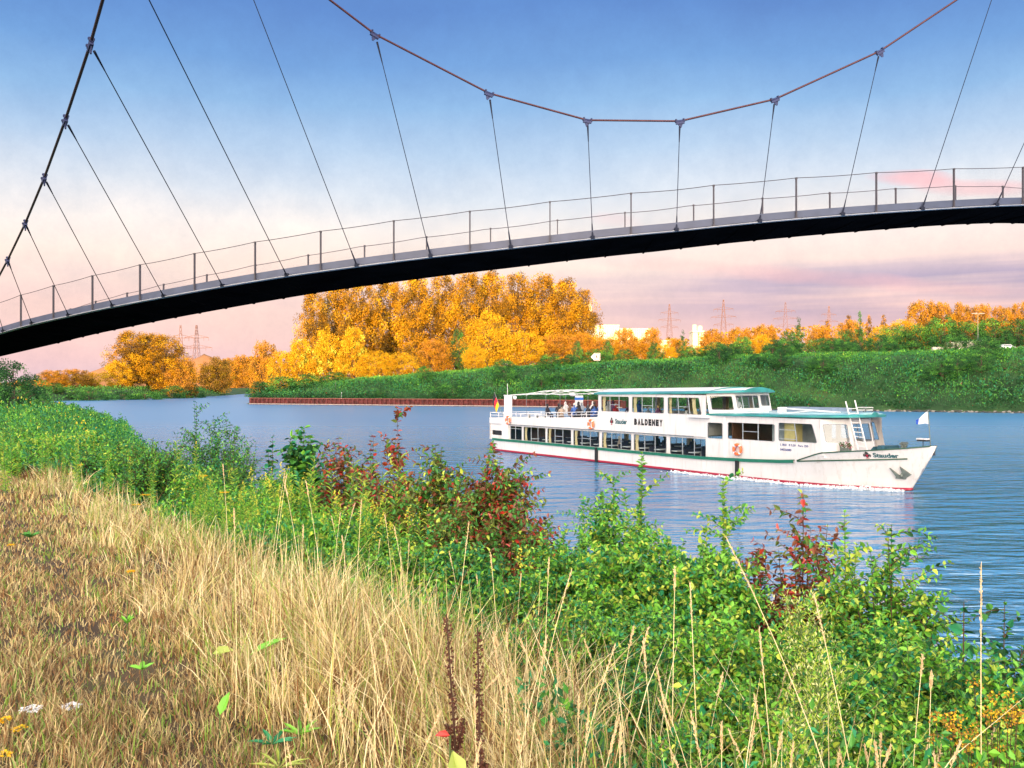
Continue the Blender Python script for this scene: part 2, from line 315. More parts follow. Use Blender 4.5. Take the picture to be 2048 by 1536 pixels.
# ------------------------------------------------------------------ bridge
BC = Vector((3.4, 69.0)); BR = 38.0; L0 = -48.0; L1 = 52.0
def lipz(x):                # height of the deck edge over plan x
    return float(np.interp(x, [-75, -60, -45, -23, -18, -13.1, -8, -5.4, -2.8, -.1, 2.7, 5.5, 8.3, 11.3, 14.4, 17.7, 21, 26, 34, 60], [4.2, 4.9, 5.9, 7.55, 8.0, 8.5, 9.05, 9.3, 9.55, 9.8, 10.1, 10.37, 10.7, 11.03, 11.37, 11.75, 12.1, 12.5, 12.8, 12.4]))
A0 = -math.atan2(26.6, 26.6 * 1.02)          # beyond this angle the deck runs straight on to the bank
A1 = .62
def deck(s, off=0.0, up=0.0):
    """s = metres along the outer edge from the point nearest the camera; off = metres inward; up = metres over the lip"""
    a = s / BR
    if a < A0: c = Vector((math.sin(A0), -math.cos(A0))); t = Vector((math.cos(A0), math.sin(A0))); p = BC + c * (BR - off) + t * (s - A0 * BR); q = BC + c * BR + t * (s - A0 * BR)
    elif a > A1: c = Vector((math.sin(A1), -math.cos(A1))); t = Vector((math.cos(A1), math.sin(A1))); p = BC + c * (BR - off) + t * (s - A1 * BR); q = BC + c * BR + t * (s - A1 * BR)
    else: c = Vector((math.sin(a), -math.cos(a))); p = BC + c * (BR - off); q = BC + c * BR
    return Vector((p.x, p.y, lipz(q.x) + up))
def deck_hit(x, off=0.0):                    # where the sight line at picture column x meets the deck edge
    lo, hi = -34.0, 40.0
    for _ in range(50):
        md = (lo + hi) / 2; p = deck(md, off); u = 1024 + p.x / p.y * F
        if u < x: lo = md
        else: hi = md
    return (lo + hi) / 2
M_fascia = mat('painted_steel_blue_grey', (.06, .075, .13), .45, .1, .12, 1.5)
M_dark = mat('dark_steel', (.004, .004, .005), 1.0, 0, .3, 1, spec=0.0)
M_lip = mat('light_steel_edge', (.26, .28, .34), .5, .1)
M_deck = mat('deck_grey', (.2, .2, .2), .8)
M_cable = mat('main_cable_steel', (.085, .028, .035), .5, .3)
M_hang = mat('hanger_steel', (.018, .022, .04), .7, 0, spec=.1)
M_clamp = mat('clamp_blue_steel', (.02, .03, .10), .5, .3)
M_post = mat('post_steel', (.075, .07, .085), .6, 0, spec=.2)
bridge = tag(empty('pedestrian_bridge', deck(0)), 'slender curved suspension footbridge sweeping high across the canal with thin hangers', 'bridge')
BO = deck(0)
def bl(p): return tuple(Vector(p) - BO)
SS = np.arange(-75, 62.01, 1.0)
def sweep(name, prof, m, s0=-75, s1=62, step=1.0, mi=0):
    mb = MB(); rows = [[bl(deck(s, o, u)) for o, u in prof] for s in np.arange(s0, s1 + .01, step)]; mb.strip(rows, mi, True)
    return mb.build(name, m, bridge)
sweep('edge_beam', [(0, .03), (0, .27), (.05, .27), (.05, .03)], M_fascia)
sweep('edge_beam', [(3.05, .03), (3.05, .27), (3.1, .27), (3.1, .03)], M_fascia)
sweep('deck', [(.06, .08), (.06, .14), (3.04, .14), (3.04, .08)], M_deck)
sweep('lower_flange', [(-.10, -.035), (-.10, .0), (.25, .0), (.25, -.035)], M_lip)
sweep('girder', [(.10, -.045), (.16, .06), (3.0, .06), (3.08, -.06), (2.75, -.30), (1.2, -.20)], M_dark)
posts = [1262, 1427, 1592, 1752, 1907, 2045, 1100, 940, 788, 642, 511, 390, 281, 186, 108, 43]
ps = sorted(deck_hit(x) for x in posts); ps = [ps[0] - 3.0 * k for k in (5, 4, 3, 2, 1)] + ps + [ps[-1] + 3.2 * k for k in (1, 2, 3)]
proto = MB(); proto.box(-.018, .018, -.045, .03, 0, 1.37); proto.box(-.03, .03, -.05, .02, 1.34, 1.40); proto.box(-.05, .05, -.02, .05, -.02, .05); pm = proto.mesh('railing_post', [M_post])
def heading(s): a = deck(s + .1) - deck(s - .1); return math.atan2(a.y, a.x)
for s in ps:
    o = link('railing_post', pm, bridge); o.location = bl(deck(s, -.02, .0)); o.rotation_euler = (0, 0, heading(s))
pm2 = MB(); pm2.box(-.018, .018, -.03, .04, 0, 1.10); pm2.box(-.03, .03, -.02, .05, 1.07, 1.13); pm2 = pm2.mesh('railing_post_inner', [M_post])
for s in ps:
    o = link('railing_post', pm2, bridge); o.location = bl(deck(s + .25, 3.12, .20)); o.rotation_euler = (0, 0, heading(s))
def swag(off, up, sag):
    pts = []
    for a, b in zip(ps[:-1], ps[1:]):
        for t in (0, .25, .5, .75): pts.append(bl(deck(a + (b - a) * t, off, up - sag * 4 * t * (1 - t))))
    return pts
for off, up in ((-.03, 1.385), (3.14, 1.30)):
    mb = MB(); mb.tube(swag(off, up, .03), .013, 5); mb.build('handrail_cable', M_post, bridge)
# stainless net in the railing: real holes given by a lattice of wires
def net_mat():
    m = bpy.data.materials.new('wire_net'); m.use_nodes = True; t = m.node_tree; p = t.nodes['Principled BSDF']; p.inputs['Base Color'].default_value = (.16, .13, .15, 1); p.inputs['Metallic'].default_value = .3
    uv = N(t, 'ShaderNodeUVMap'); s = N(t, 'ShaderNodeSeparateXYZ'); t.links.new(uv.outputs[0], s.inputs[0]); out = []
    for sg in (1, -1):
        a = math_(t, 'ADD', math_(t, 'MULTIPLY', s.outputs[0], 1.6), math_(t, 'MULTIPLY', s.outputs[1], sg))
        fr = math_(t, 'FRACT', math_(t, 'MULTIPLY', a, 9.0)); out.append(math_(t, 'LESS_THAN', fr, .03))
    p_a = math_(t, 'MAXIMUM', out[0], out[1]); t.links.new(p_a, p.inputs['Alpha']); return m
NM = net_mat()
for off, u0, u1 in ((-.01, .27, 1.36), (3.13, .27, 1.27)):
    pts = list(np.arange(ps[0], ps[-1], .6)); V = []; uvs = []
    for s in pts: V += [bl(deck(s, off, u0)), bl(deck(s, off, u1))]
    i = np.arange(len(pts) - 1) * 2; me = mesh_np('railing_net', V, np.stack([i, i + 2, i + 3, i + 1], 1), np.full(len(i), 4), [NM])
    ul = me.uv_layers.new(name='UVMap'); arr = []
    for k in range(len(i)): arr += [pts[k], 0, pts[k + 1], 0, pts[k + 1], u1 - u0, pts[k], u1 - u0]
    ul.data.foreach_set('uv', arr); link('railing_net', me, bridge)
# hangers and cable nodes
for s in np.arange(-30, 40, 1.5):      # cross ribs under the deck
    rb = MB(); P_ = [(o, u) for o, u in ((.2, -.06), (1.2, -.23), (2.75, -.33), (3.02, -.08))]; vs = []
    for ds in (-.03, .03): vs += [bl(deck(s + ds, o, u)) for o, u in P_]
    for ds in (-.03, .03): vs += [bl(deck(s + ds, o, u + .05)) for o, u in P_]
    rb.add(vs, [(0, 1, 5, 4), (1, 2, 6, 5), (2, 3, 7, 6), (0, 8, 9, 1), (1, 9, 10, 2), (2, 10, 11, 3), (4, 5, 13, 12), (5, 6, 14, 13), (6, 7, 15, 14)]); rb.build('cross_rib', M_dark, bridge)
hang = [((1175, 240), 33.0, 1185), ((1360, 242), 33.0, 1352), ((1550, 198), 33.5, 1518), ((1760, 102), 34.0, 1683), ((2004, -61), 34.5, 1842), ((2327, -330), 35, 1990),
        ((978, 186), 32.0, 1022), ((750, 68), 30.5, 862), ((443, -165), 27.0, 715), ((238, -120), 18.0, 575), ((180, 88), 20.5, 447), ((130, 240), 23.5, 330), ((88, 356), 26.5, 228), ((50, 447), 29.5, 140), ((15, 520), 32.5, 67), ((-18, 582), 35.5, 10)]
def clamp_mesh():
    mb = MB(); mb.tube([(-.22, 0, 0), (.22, 0, 0)], .062, 8); mb.box(-.19, .19, -.055, .055, -.13, -.03)
    for x in (-.17, .17): mb.tube([(x, -.09, .06), (x, .09, .06)], .035, 6); mb.box(x - .03, x + .03, -.07, .07, -.02, .10)
    mb.add([(-.12, -.02, -.12), (.12, -.02, -.12), (.03, -.02, -.3), (-.03, -.02, -.3), (-.12, .02, -.12), (.12, .02, -.12), (.03, .02, -.3), (-.03, .02, -.3)],
           [(0, 1, 2, 3), (4, 7, 6, 5), (0, 4, 5, 1), (1, 5, 6, 2), (2, 6, 7, 3), (3, 7, 4, 0)]); return mb.mesh('cable_clamp', [M_clamp])
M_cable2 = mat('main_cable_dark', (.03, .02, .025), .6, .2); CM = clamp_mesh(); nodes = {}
for (px, D, bx) in hang:
    top = at(px[0], px[1], D); b = deck(deck_hit(bx), -.07, .02); v = (b - top).normalized()
    mb = MB(); mb.tube([bl(top + v * .25), bl(top + v * .95)], [.035, .017], 6); mb.tube([bl(top + v * .9), bl(b)], .0135, 5); mb.tube([bl(b - v * .55), bl(b)], [.02, .035], 6); mb.box(*[q for c, h in zip(bl(b), (.07, .07, .05)) for q in (c - h, c + h)])
    mb.build('hanger', M_hang, bridge); nodes[px] = top
left = [at(-60, 645, 39), nodes[(-18, 582)], nodes[(15, 520)], nodes[(50, 447)], nodes[(88, 356)], nodes[(130, 240)], nodes[(180, 88)], nodes[(238, -120)], at(285, -330, 15.5)]
right = [at(285, -330, 15.5), nodes[(443, -165)], nodes[(750, 68)], nodes[(978, 186)], nodes[(1175, 240)], nodes[(1360, 242)], nodes[(1550, 198)], nodes[(1760, 102)], nodes[(2004, -61)], nodes[(2327, -330)], at(2900, -900, 36)]
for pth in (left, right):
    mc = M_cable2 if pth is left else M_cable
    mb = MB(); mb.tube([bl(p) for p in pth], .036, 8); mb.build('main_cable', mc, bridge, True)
    for i in range(1, len(pth) - 1):
        d = (pth[i + 1] - pth[i - 1]).normalized(); y = Vector((0, 0, 1)).cross(d).normalized(); z = d.cross(y)
        o = link('cable_clamp', CM, bridge); M = Matrix((d, y, z)).transposed().to_4x4(); M.translation = bl(pth[i]); o.matrix_local = M @ Matrix.Scale(.8, 4)
# ------------------------------------------------------------------ passenger boat (local: x forward from the stern, y to port, z over water)
M_white = mat('boat_white_paint', (.64, .625, .63), .35, 0, .04, .8, spec=.4)
M_white2 = mat('boat_white_trim', (.70, .70, .71), .35, 0, .03)
M_green = mat('boat_green_trim', (.01, .14, .09), .4, 0, .15, 2)
M_dgreen = mat('boat_dark_green_line', (.008, .06, .035), .45)
M_teal = mat('boat_teal_roof', (.035, .25, .25), .3, 0, .25, 1.0)
M_red = mat('boat_red_boot_stripe', (.34, .01, .04), .5)
M_black = mat('boat_black_bottom', (.012, .012, .015), .5)
M_gasket = mat('window_frame_grey', (.20, .23, .27), .4, .4)
M_inner = mat('cabin_interior', (.05, .045, .045), .7)
M_floor = mat('boat_floor', (.06, .05, .05), .7)
M_curt = mat('curtain_yellow', (.62, .50, .28), .8)
M_table = mat('table_top_pale', (.7, .7, .7), .4)
M_seat = mat('bench_dark', (.03, .03, .05), .6)
M_navy = mat('navy_lettering', (.02, .04, .20), .5)
M_ink = mat('black_lettering', (.01, .01, .012), .5)
M_tealink = mat('dark_teal_lettering', (.01, .09, .11), .5)
M_orange = mat('life_ring_orange', (.95, .17, .05), .5, 0, .08)
M_galv = mat('galvanised_steel', (.16, .19, .17), .5, .5, .2, 6)
def paint_dirt(m):        # rain streaks and plate unevenness on the white paint
    t = m.node_tree; p = t.nodes['Principled BSDF']; tcn = N(t, 'ShaderNodeTexCoord'); mp_ = N(t, 'ShaderNodeMapping'); mp_.inputs['Scale'].default_value = (5, 5, .5); t.links.new(tcn.outputs['Object'], mp_.inputs[0])
    n = N(t, 'ShaderNodeTexNoise'); n.inputs['Scale'].default_value = 1.0; n.inputs['Detail'].default_value = 7; n.inputs['Roughness'].default_value = .7; t.links.new(mp_.outputs[0], n.inputs['Vector']); old = p.inputs['Base Color'].links[0].from_socket
    f = ramp(t, n.outputs[0], [(.52, 0.0), (.75, .45)]); t.links.new(mixc(t, f, old, (.36, .31, .25)), p.inputs['Base Color'])
    n2 = N(t, 'ShaderNodeTexNoise'); n2.inputs['Scale'].default_value = .9; t.links.new(tcn.outputs['Object'], n2.inputs['Vector']); bp = N(t, 'ShaderNodeBump'); bp.inputs['Strength'].default_value = .35; bp.inputs['Distance'].default_value = .05; t.links.new(n2.outputs[0], bp.inputs['Height']); t.links.new(bp.outputs[0], p.inputs['Normal'])
paint_dirt(M_white)
def glass(name, tint=(1, 1, 1), refl=1.0):
    m = bpy.data.materials.new(name); m.use_nodes = True; t = m.node_tree; t.nodes.clear()
    tr = N(t, 'ShaderNodeBsdfTransparent'); tr.inputs[0].default_value = (*tint, 1); g = N(t, 'ShaderNodeBsdfGlossy'); g.inputs['Roughness'].default_value = .02
    lw = N(t, 'ShaderNodeLayerWeight'); lw.inputs[0].default_value = .5; mx = N(t, 'ShaderNodeMixShader'); t.links.new(math_(t, 'MULTIPLY', math_(t, 'ADD', math_(t, 'POWER', lw.outputs['Facing'], 5.0), .045), refl, True), mx.inputs[0])
    t.links.new(tr.outputs[0], mx.inputs[1]); t.links.new(g.outputs[0], mx.inputs[2]); o = N(t, 'ShaderNodeOutputMaterial'); t.links.new(mx.outputs[0], o.inputs[0]); return m
M_glass = glass('window_glass', (.80, .86, .88), 1.0); M_glass2 = glass('windscreen_glass', (.75, .72, .68), 4.0)
BX = Vector((.2846, 75.8332, 0)); BH = math.atan2(-.84384, .53660)
boat = tag(empty('passenger_boat', BX, BH), 'long white two-deck river excursion boat with green trim and a red waterline stripe', 'boat')
BM = Matrix.Translation(BX) @ Matrix.Rotation(BH, 4, 'Z')
def bp_(x, y, z): return BM @ Vector((x, y, z))
ST = [0, .25, .8, 2, 6, 12, 18, 24, 28, 30, 31.2, 32.6, 33.6, 34.6, 35.5, 36.3, 37.0, 37.4]
HB = [2.2, 2.4, 2.55, 2.6, 2.6, 2.6, 2.6, 2.6, 2.6, 2.6, 2.6, 2.52, 2.28, 1.92, 1.45, .92, .38, .04]       # half beam at the rail
WB = [1.9, 2.2, 2.5, 2.57, 2.57, 2.57, 2.57, 2.57, 2.55, 2.45, 2.3, 2.0, 1.62, 1.15, .62, -.0, -.6, -.9]    # at the waterline
RZ = [.92, .92, .92, .92, .93, .93, .93, .95, 1.06, 1.15, 1.24, 1.36, 1.43, 1.50, 1.56, 1.62, 1.67, 1.70]    # rub rail height
GZ_ = [.95, .95, .95, .95, .96, .96, .96, .98, 1.09, 1.18, 1.27, 1.74, 1.85, 1.94, 2.03, 2.12, 2.22, 2.29]   # top of the hull
def ip(s, a): return float(np.interp(s, ST, a))
def hull_y(s, z):
    g = ip(s, GZ_); t = max(0.0, min(1.0, (z - .05) / (g - .05))); a, b = ip(s, WB), ip(s, HB); return max(.012, a + (b - a) * t ** 1.15)
def build_hull():
    mb = MB(); ss = sorted(set(list(np.arange(0, 30, 1.5)) + list(np.arange(30, 37.41, .37)) + ST))
    zf = lambda s: [-.5, .035, .16, .16 + (ip(s, RZ) - .16) * .33, .16 + (ip(s, RZ) - .16) * .66, ip(s, RZ), (ip(s, RZ) + ip(s, GZ_)) / 2, ip(s, GZ_)]
    for sd in (-1, 1):
        for j, mi in ((0, 2), (1, 1), (2, 0), (3, 0), (4, 0), (5, 0), (6, 0)):
            rows = []
            for s in ss:
                z = zf(s); r = []
                for q in (z[j], z[j + 1]):
                    hy = hull_y(s, q) if q > 0 else hull_y(s, .05) * .93
                    xs = s
                    stem = 37.4 - (2.25 - q) * .62          # raked stem line
                    if s > stem: xs = stem; hy = .012
                    r.append((xs, sd * hy, q))
                rows.append(r)
            mb.strip(rows, mi)
    z = zf(0); mb.add([(0, -2.2, -.5), (0, 2.2, -.5), (0, 2.2, .95), (0, -2.2, .95)], [(0, 1, 2, 3)])
    mb.build('hull', [M_white, M_red, M_black], boat, True)
    # decks: main floor inside, foredeck
    mb = MB(); mb.box(.1, 29, -2.4, 2.4, .42, .5); mb.build('cabin_floor', M_floor, boat)
    mb = MB(); rows = [[(s, -hull_y(s, 1.5) + .03, ip(s, GZ_) - .42), (s, hull_y(s, 1.5) - .03, ip(s, GZ_) - .42)] for s in np.arange(32.3, 37.2, .35)]; mb.strip(rows); mb.build('foredeck', mat('deck_paint_blue_grey', (.10, .14, .20), .5), boat)
    for sd in (-1, 1):
        mb = MB()
        def rail(f, z0, z1, out, a, b, st=.5):
            rows = []
            for s in np.arange(a, b + .01, st):
                y = f(s); rows.append([(s, sd * y, z0(s)), (s, sd * (y + out), z0(s)), (s, sd * (y + out), z1(s)), (s, sd * y, z1(s))])
            mb.strip(rows, 0, True)
        rail(lambda s: hull_y(s, ip(s, RZ)) - .02, lambda s: ip(s, RZ) - .085, lambda s: ip(s, RZ) + .085, .10, 0, 31.2)
        mb.build('rubbing_rail', M_green, boat)
        mb = MB(); rail(lambda s: hull_y(s, ip(s, RZ)) - .02, lambda s: ip(s, RZ) - .035, lambda s: ip(s, RZ) + .03, .07, 31.2, 36.3, .3)
        mb.build('rubbing_strake', M_dgreen, boat)
        mb = MB(); rail(lambda s: hull_y(s, ip(s, GZ_)) - .03, lambda s: ip(s, GZ_) - .02, lambda s: ip(s, GZ_) + .04, .08, 31.2, 37.3, .3)
        mb.build('gunwale', M_dgreen, boat)
    mb = MB(); rows = [[(s, sd_ * (hull_y(s, ip(s, GZ_)) - .05), zz_) for zz_ in (ip(s, GZ_) - .45, ip(s, GZ_))] for sd_ in (1,) for s in np.arange(32.3, 37.2, .35)]; mb.strip(rows)
    mb.build('bulwark_lining', mat('bulwark_inner_grey', (.22, .25, .28), .6), boat)
    for x in (14.28, 27.06):
        mb = MB(); mb.box(x - .09, x + .09, -2.76, -2.62, .02, 1.0); mb.build('fender_post', M_black, boat)
build_hull()

def plane(o, U, V):
    o, U, V = Vector(o), Vector(U).normalized(), Vector(V).normalized(); Nn = U.cross(V).normalized()
    return lambda u, v, d=0.0: tuple(o + U * u + V * v + Nn * d)
def wall(mb, fn, us, vs, holes, th=.05, mi=0):
    us = sorted(set([round(u, 4) for u in us] + [round(h[i], 4) for h in holes for i in (0, 1)])); vs = sorted(set([round(v, 4) for v in vs] + [round(h[i], 4) for h in holes for i in (2, 3)]))
    for a, b in zip(us[:-1], us[1:]):
        for c, d in zip(vs[:-1], vs[1:]):
            cu, cv = (a + b) / 2, (c + d) / 2
            if any(h[0] < cu < h[1] and h[2] < cv < h[3] for h in holes): continue
            mb.add([fn(a, c), fn(b, c), fn(b, d), fn(a, d)], [(0, 1, 2, 3)], mi); mb.add([fn(a, c, -th), fn(b, c, -th), fn(b, d, -th), fn(a, d, -th)], [(3, 2, 1, 0)], mi)
    for h in holes:
        q = [(h[0], h[2]), (h[1], h[2]), (h[1], h[3]), (h[0], h[3])]
        for (a, b), (c, d) in zip(q, q[1:] + q[:1]): mb.add([fn(a, b), fn(c, d), fn(c, d, -th), fn(a, b, -th)], [(0, 1, 2, 3)], mi)
def rrect(q, r, n=4):      # rounded polygon from 4 corners (ccw)
    out = []; Q = [Vector(p) for p in q]
    for i, p in enumerate(Q):
        a = (Q[i - 1] - p).normalized() * r; b = (Q[(i + 1) % 4] - p).normalized() * r
        for k in range(n + 1):
            t = k / n; out.append(p + a * (1 - t) ** 2 + b * t ** 2)
    return out
def window(fn, q, mull=(), bars=(), curtains=(), gl=None, r=.10, name='window'):
    """q: four corners (u,v) ccw from lower left, inside a rectangular hole; mull: fractions of vertical bars; bars: (f0,f1,h)"""
    u0 = min(q[0][0], q[3][0]); u1 = max(q[1][0], q[2][0]); v0 = min(q[0][1], q[1][1]); v1 = max(q[2][1], q[3][1])
    inner = rrect(q, r); n = len(inner); per = []
    sq = [Vector((u0 - .02, v0 - .02)), Vector((u1 + .02, v0 - .02)), Vector((u1 + .02, v1 + .02)), Vector((u0 - .02, v1 + .02))]
    m = n // 4
    for i in range(4):
        for k in range(m):      # outer square points aligned with the rounded ones
            p = inner[i * m + k]; per.append(sq[i].copy())
    mb = MB()
    mb.add([fn(p.x, p.y, .012) for p in per] + [fn(p.x, p.y, .012) for p in inner] + [fn(p.x, p.y, -.03) for p in inner],
           [(k, (k + 1) % n, n + (k + 1) % n, n + k) for k in range(n)] + [(n + k, n + (k + 1) % n, 2 * n + (k + 1) % n, 2 * n + k) for k in range(n)], 0)
    c = sum(inner, Vector((0, 0))) / n; off = [p + (c - p).normalized() * .03 for p in inner]
    mb.add([fn(p.x, p.y, .02) for p in inner] + [fn(p.x, p.y, .02) for p in off] + [fn(p.x, p.y, -.02) for p in off],
           [(k, (k + 1) % n, n + (k + 1) % n, n + k) for k in range(n)] + [(n + k, n + (k + 1) % n, 2 * n + (k + 1) % n, 2 * n + k) for k in range(n)], 1)
    L = lambda f, h: (q[0][0] * (1 - f) * (1 - h) + q[1][0] * f * (1 - h) + q[3][0] * (1 - f) * h + q[2][0] * f * h, q[0][1] * (1 - f) * (1 - h) + q[1][1] * f * (1 - h) + q[3][1] * (1 - f) * h + q[2][1] * f * h)
    wd = u1 - u0
    for f in mull:
        e = .022 / wd; mb.prism([L(f - e, 0), L(f + e, 0), L(f + e, 1), L(f - e, 1)], fn, -.02, .015, 2)
    for f0, f1, h in bars: mb.prism([L(f0, h - .015), L(f1, h - .015), L(f1, h + .015), L(f0, h + .015)], fn, -.015, .01, 2)
    w_ = mb.build(name, [M_white, M_gasket, mat_alu], boat)
    pb = MB(); pb.add([fn(p.x, p.y, -.01) for p in inner], [tuple(range(len(inner)))]); pb.build('pane', gl or M_glass, w_)
    for f0, f1 in curtains:
        cb = MB(); rows = []
        for k in range(9):
            f = f0 + (f1 - f0) * k / 8; dd = -.12 - .03 * math.sin(k * 2.2); wv = (f1 - f0) * .35
            rows.append([fn(*L(f, -.02), dd), fn(*L(f0 + (f - f0) * .75, .45), dd), fn(*L(f, 1.02), dd)])
        cb.strip(rows); cb.build('curtain', M_curt, w_)
    return w_
mat_alu = mat('window_bar_pale', (.42, .47, .52), .4, .3)
def rect(u0, u1, v0, v1): return [(u0, v0), (u1, v0), (u1, v1), (u0, v1)]
LW = [(3.06, 4.69), (4.94, 7.88), (8.11, 11.05), (11.33, 14.27), (14.57, 17.62), (17.89, 20.97), (21.31, 24.49)]
UW = [(14.63, 17.51), (17.83, 20.86), (21.21, 24.12)]
FW = [(24.62, 25.80, 2.13, 3.04), (26.22, 29.62, 2.18, 3.10)]
def sup():
    for sd in (-1, 1):
        fn = plane((0, sd * 2.42, 0), (1, 0, 0), (0, 0, 1)) if sd < 0 else plane((0, 2.42, 0), (1, 0, 0), (0, 0, 1))
        if sd > 0: fn = (lambda f: (lambda u, v, d=0.0: f(u, v, -d * -1 if False else -d)))(fn)     # outward is +y on the port side
        # lower side wall
        mb = MB(); lh = [(a, b, 1.02, 2.05) for a, b in LW]; wall(mb, fn, [2.05, 24.55], [.90, 2.17], lh)
        wall(mb, fn, [.15, 2.05], [.90, 2.17], [(.3, 1.9, 1.25, 1.62)])
        mb.build('lower_side_wall', M_white, boat)
        mul = [(.33,), (.55, .82), (.33, .67), (.36, .70), (.36, .68), (.33, .67), (.33, .67)]
        mul = [(.45,), (.35, .66), (.33, .66), (.34, .66), (.34, .66), (.34, .66), (.34, .66)]
        for i, (a, b) in enumerate(LW):
            window(fn, rect(a, b, 1.02, 2.05), mul[i], [(.34, .66, .5)] if i in (2, 3) else ([(0, 1, .82)] if i == 0 else []), [(.0, .13)] if i in (1, 2, 3, 4, 5) else [])
        # bulwark of the upper deck and upper cabin side
        fb = (lambda f: (lambda u, v, d=0.0: f(u, v, d + .10)))(fn)
        mb = MB(); us = list(np.arange(0.05, 14.3, .9)) + [14.3]
        top = lambda u: float(np.interp(u, [0, 3, 14.3], [2.62, 2.66, 3.06]))
        for a, b in zip(us[:-1], us[1:]):
            for d in (0, -.05): mb.add([fb(a, 2.17, d), fb(b, 2.17, d), fb(b, top(b), d), fb(a, top(a), d)], [(0, 1, 2, 3)])
            mb.add([fb(a, top(a), 0), fb(b, top(b), 0), fb(b, top(b), -.05), fb(a, top(a), -.05)], [(0, 1, 2, 3)]); mb.add([fb(a, 2.17, 0), fb(b, 2.17, 0), fb(b, 2.17, -.1), fb(a, 2.17, -.1)], [(0, 1, 2, 3)])
        mb.build('upper_deck_bulwark', M_white, boat)
        mb = MB(); wall(mb, fb, [14.3, 24.45], [2.17, 4.62], [(a, b, 3.47, 4.46) for a, b in UW]); mb.build('upper_side_wall', M_white, boat)
        mb = MB(); mb.prism([(2.9, 2.15), (23.4, 2.15), (23.4, 2.19), (2.9, 2.19)], fb, -.09, .035); mb.build('ledge', M_gasket, boat)
        for i, (a, b) in enumerate(UW):
            q = rect(a, b, 3.47, 4.46) if i < 2 else [(a, 3.47), (b, 3.47), (b - .22, 4.46), (a, 4.46)]
            window(fb, q, (.32, .65) if i < 2 else (.33, .66), [(.34, .65, .45)], [(.0, .13)] if i < 2 else [(0, .1), (.72, .86)])
        # fore cabin side
        mb = MB(); wall(mb, fb, [24.45, 31.0], [.98, 1.7], []); wall(mb, fb, [24.45, 32.55], [1.7, 3.46], [(FW[0]), (FW[1]), (29.9, 32.42, 2.24, 3.20)]); mb.add([fb(31.0, 1.15), fb(32.5, 1.68), fb(32.5, 1.7), fb(31.0, 1.7)], [(0, 1, 2, 3)])
        mb.build('fore_cabin_side', M_white, boat)
        window(fb, rect(*FW[0])); window(fb, rect(*FW[1]), (.33, .66), [(.33, .66, .5)]); window(fb, [(29.9, 2.24), (32.42, 2.24), (32.1, 3.2), (29.9, 3.2)], (.48,), [(0, .48, .62), (0, .48, .12)])
        mb = MB(); mb.prism([(25.93, 1.0), (26.09, 1.0), (26.09, 3.44), (25.93, 3.44)], fb, 0, .05); mb.build('downpipe', M_white2, boat)
        mb = MB(); mb.prism([(23.1, 3.30), (24.8, 3.30), (24.8, 3.42), (23.1, 3.42)], fb, 0.0, .22); mb.build('step_ledge', M_white2, boat)
    # front of the fore cabin: three raked facets
    B = [(32.82, -2.5), (33.6, -1.0), (33.42, .85), (32.35, 2.4)]; rk = .42
    for i in range(3):
        a, b = B[i], B[i + 1]; U = Vector((b[0] - a[0], b[1] - a[1], 0)); Lw = U.length; fn = plane((a[0], a[1], 1.5), U, (-rk, 0, 1.95))
        mb = MB(); hl = 1.99
        q = (.22, Lw - .18) if i != 1 else (.12, Lw - .14)
        wall(mb, fn, [0, Lw], [.0, hl], [(q[0], q[1], .80, 1.74)]); mb.build('fore_cabin_front', M_white, boat)
        window(fn, rect(q[0], q[1], .80, 1.74), (.5,) if i == 1 else (), (), (), M_glass2 if i == 0 else M_glass)
    for sd in (-1, 1):      # corner triangles between side wall and raked front
        mb = MB(); mb.add([(32.5, sd * 2.52, 3.46), (32.5, sd * 2.52, 1.6), (32.82, sd * 2.5, 1.6), (32.42, sd * 2.5, 3.46)], [(0, 1, 2, 3)]); mb.build('fore_cabin_corner', M_white, boat)
    mb = MB(); mb.box(.3, 2.6, -2.3, 2.3, .52, 2.1); mb.build('stern_dark_box', M_black, boat)  # black box added inside so that the stern openings look dark
    # stern wall
    mb = MB(); fs = plane((.06, 2.5, 0), (0, -1, 0), (0, 0, 1)); wall(mb, fs, [0, 5], [.9, 2.17], [(.5, 1.6, 1.2, 1.65), (3.4, 4.5, 1.2, 1.65)]); mb.prism([(0, 2.17), (5, 2.17), (5, 2.62), (0, 2.62)], fs, -.04, 0); mb.build('stern_wall', M_white, boat)
    for y in (-2.5, 2.5): mb = MB(); mb.box(2.0, 2.9, y - .06, y + .06, .95, 2.17); mb.build('side_pillar', M_white2, boat)
    # decks and roofs
    mb = MB(); mb.box(.08, 24.4, -2.46, 2.46, 2.19, 2.27); mb.build('upper_deck', mat('upper_deck_grey', (.25, .28, .30), .6), boat)
    mb = MB(); mb.box(14.34, 24.4, -2.4, 2.4, 2.9, 2.96); mb.build('cabin_bench_deck', M_floor, boat)
    def roof(name, xs, hy, z0, edge, crown, mats, ovl=None):
        m = MB(); rows = []; ts = np.linspace(-1, 1, 13)
        for x in xs:
            h = hy(x); zb = z0(x); r = [(x, -h, zb)]
            for t in ts: r.append((x, t * h, zb + edge + crown * (1 - t * t)))
            r.append((x, h, zb)); rows.append(r)
        n = len(rows[0])
        for i in range(len(rows) - 1):
            for k in range(n - 1):
                mi = 1 if k in (0, n - 2) else (1 if k in (1, n - 3) else 0); m.add([rows[i][k], rows[i + 1][k], rows[i + 1][k + 1], rows[i][k + 1]], [(0, 1, 2, 3)], mi)
            m.add([rows[i][0], rows[i][-1], rows[i + 1][-1], rows[i + 1][0]], [(0, 1, 2, 3)], 2)
        for r in (rows[0], rows[-1]): m.add(r, [tuple(range(len(r)))], 1)
        m.build(name, mats, boat, False)
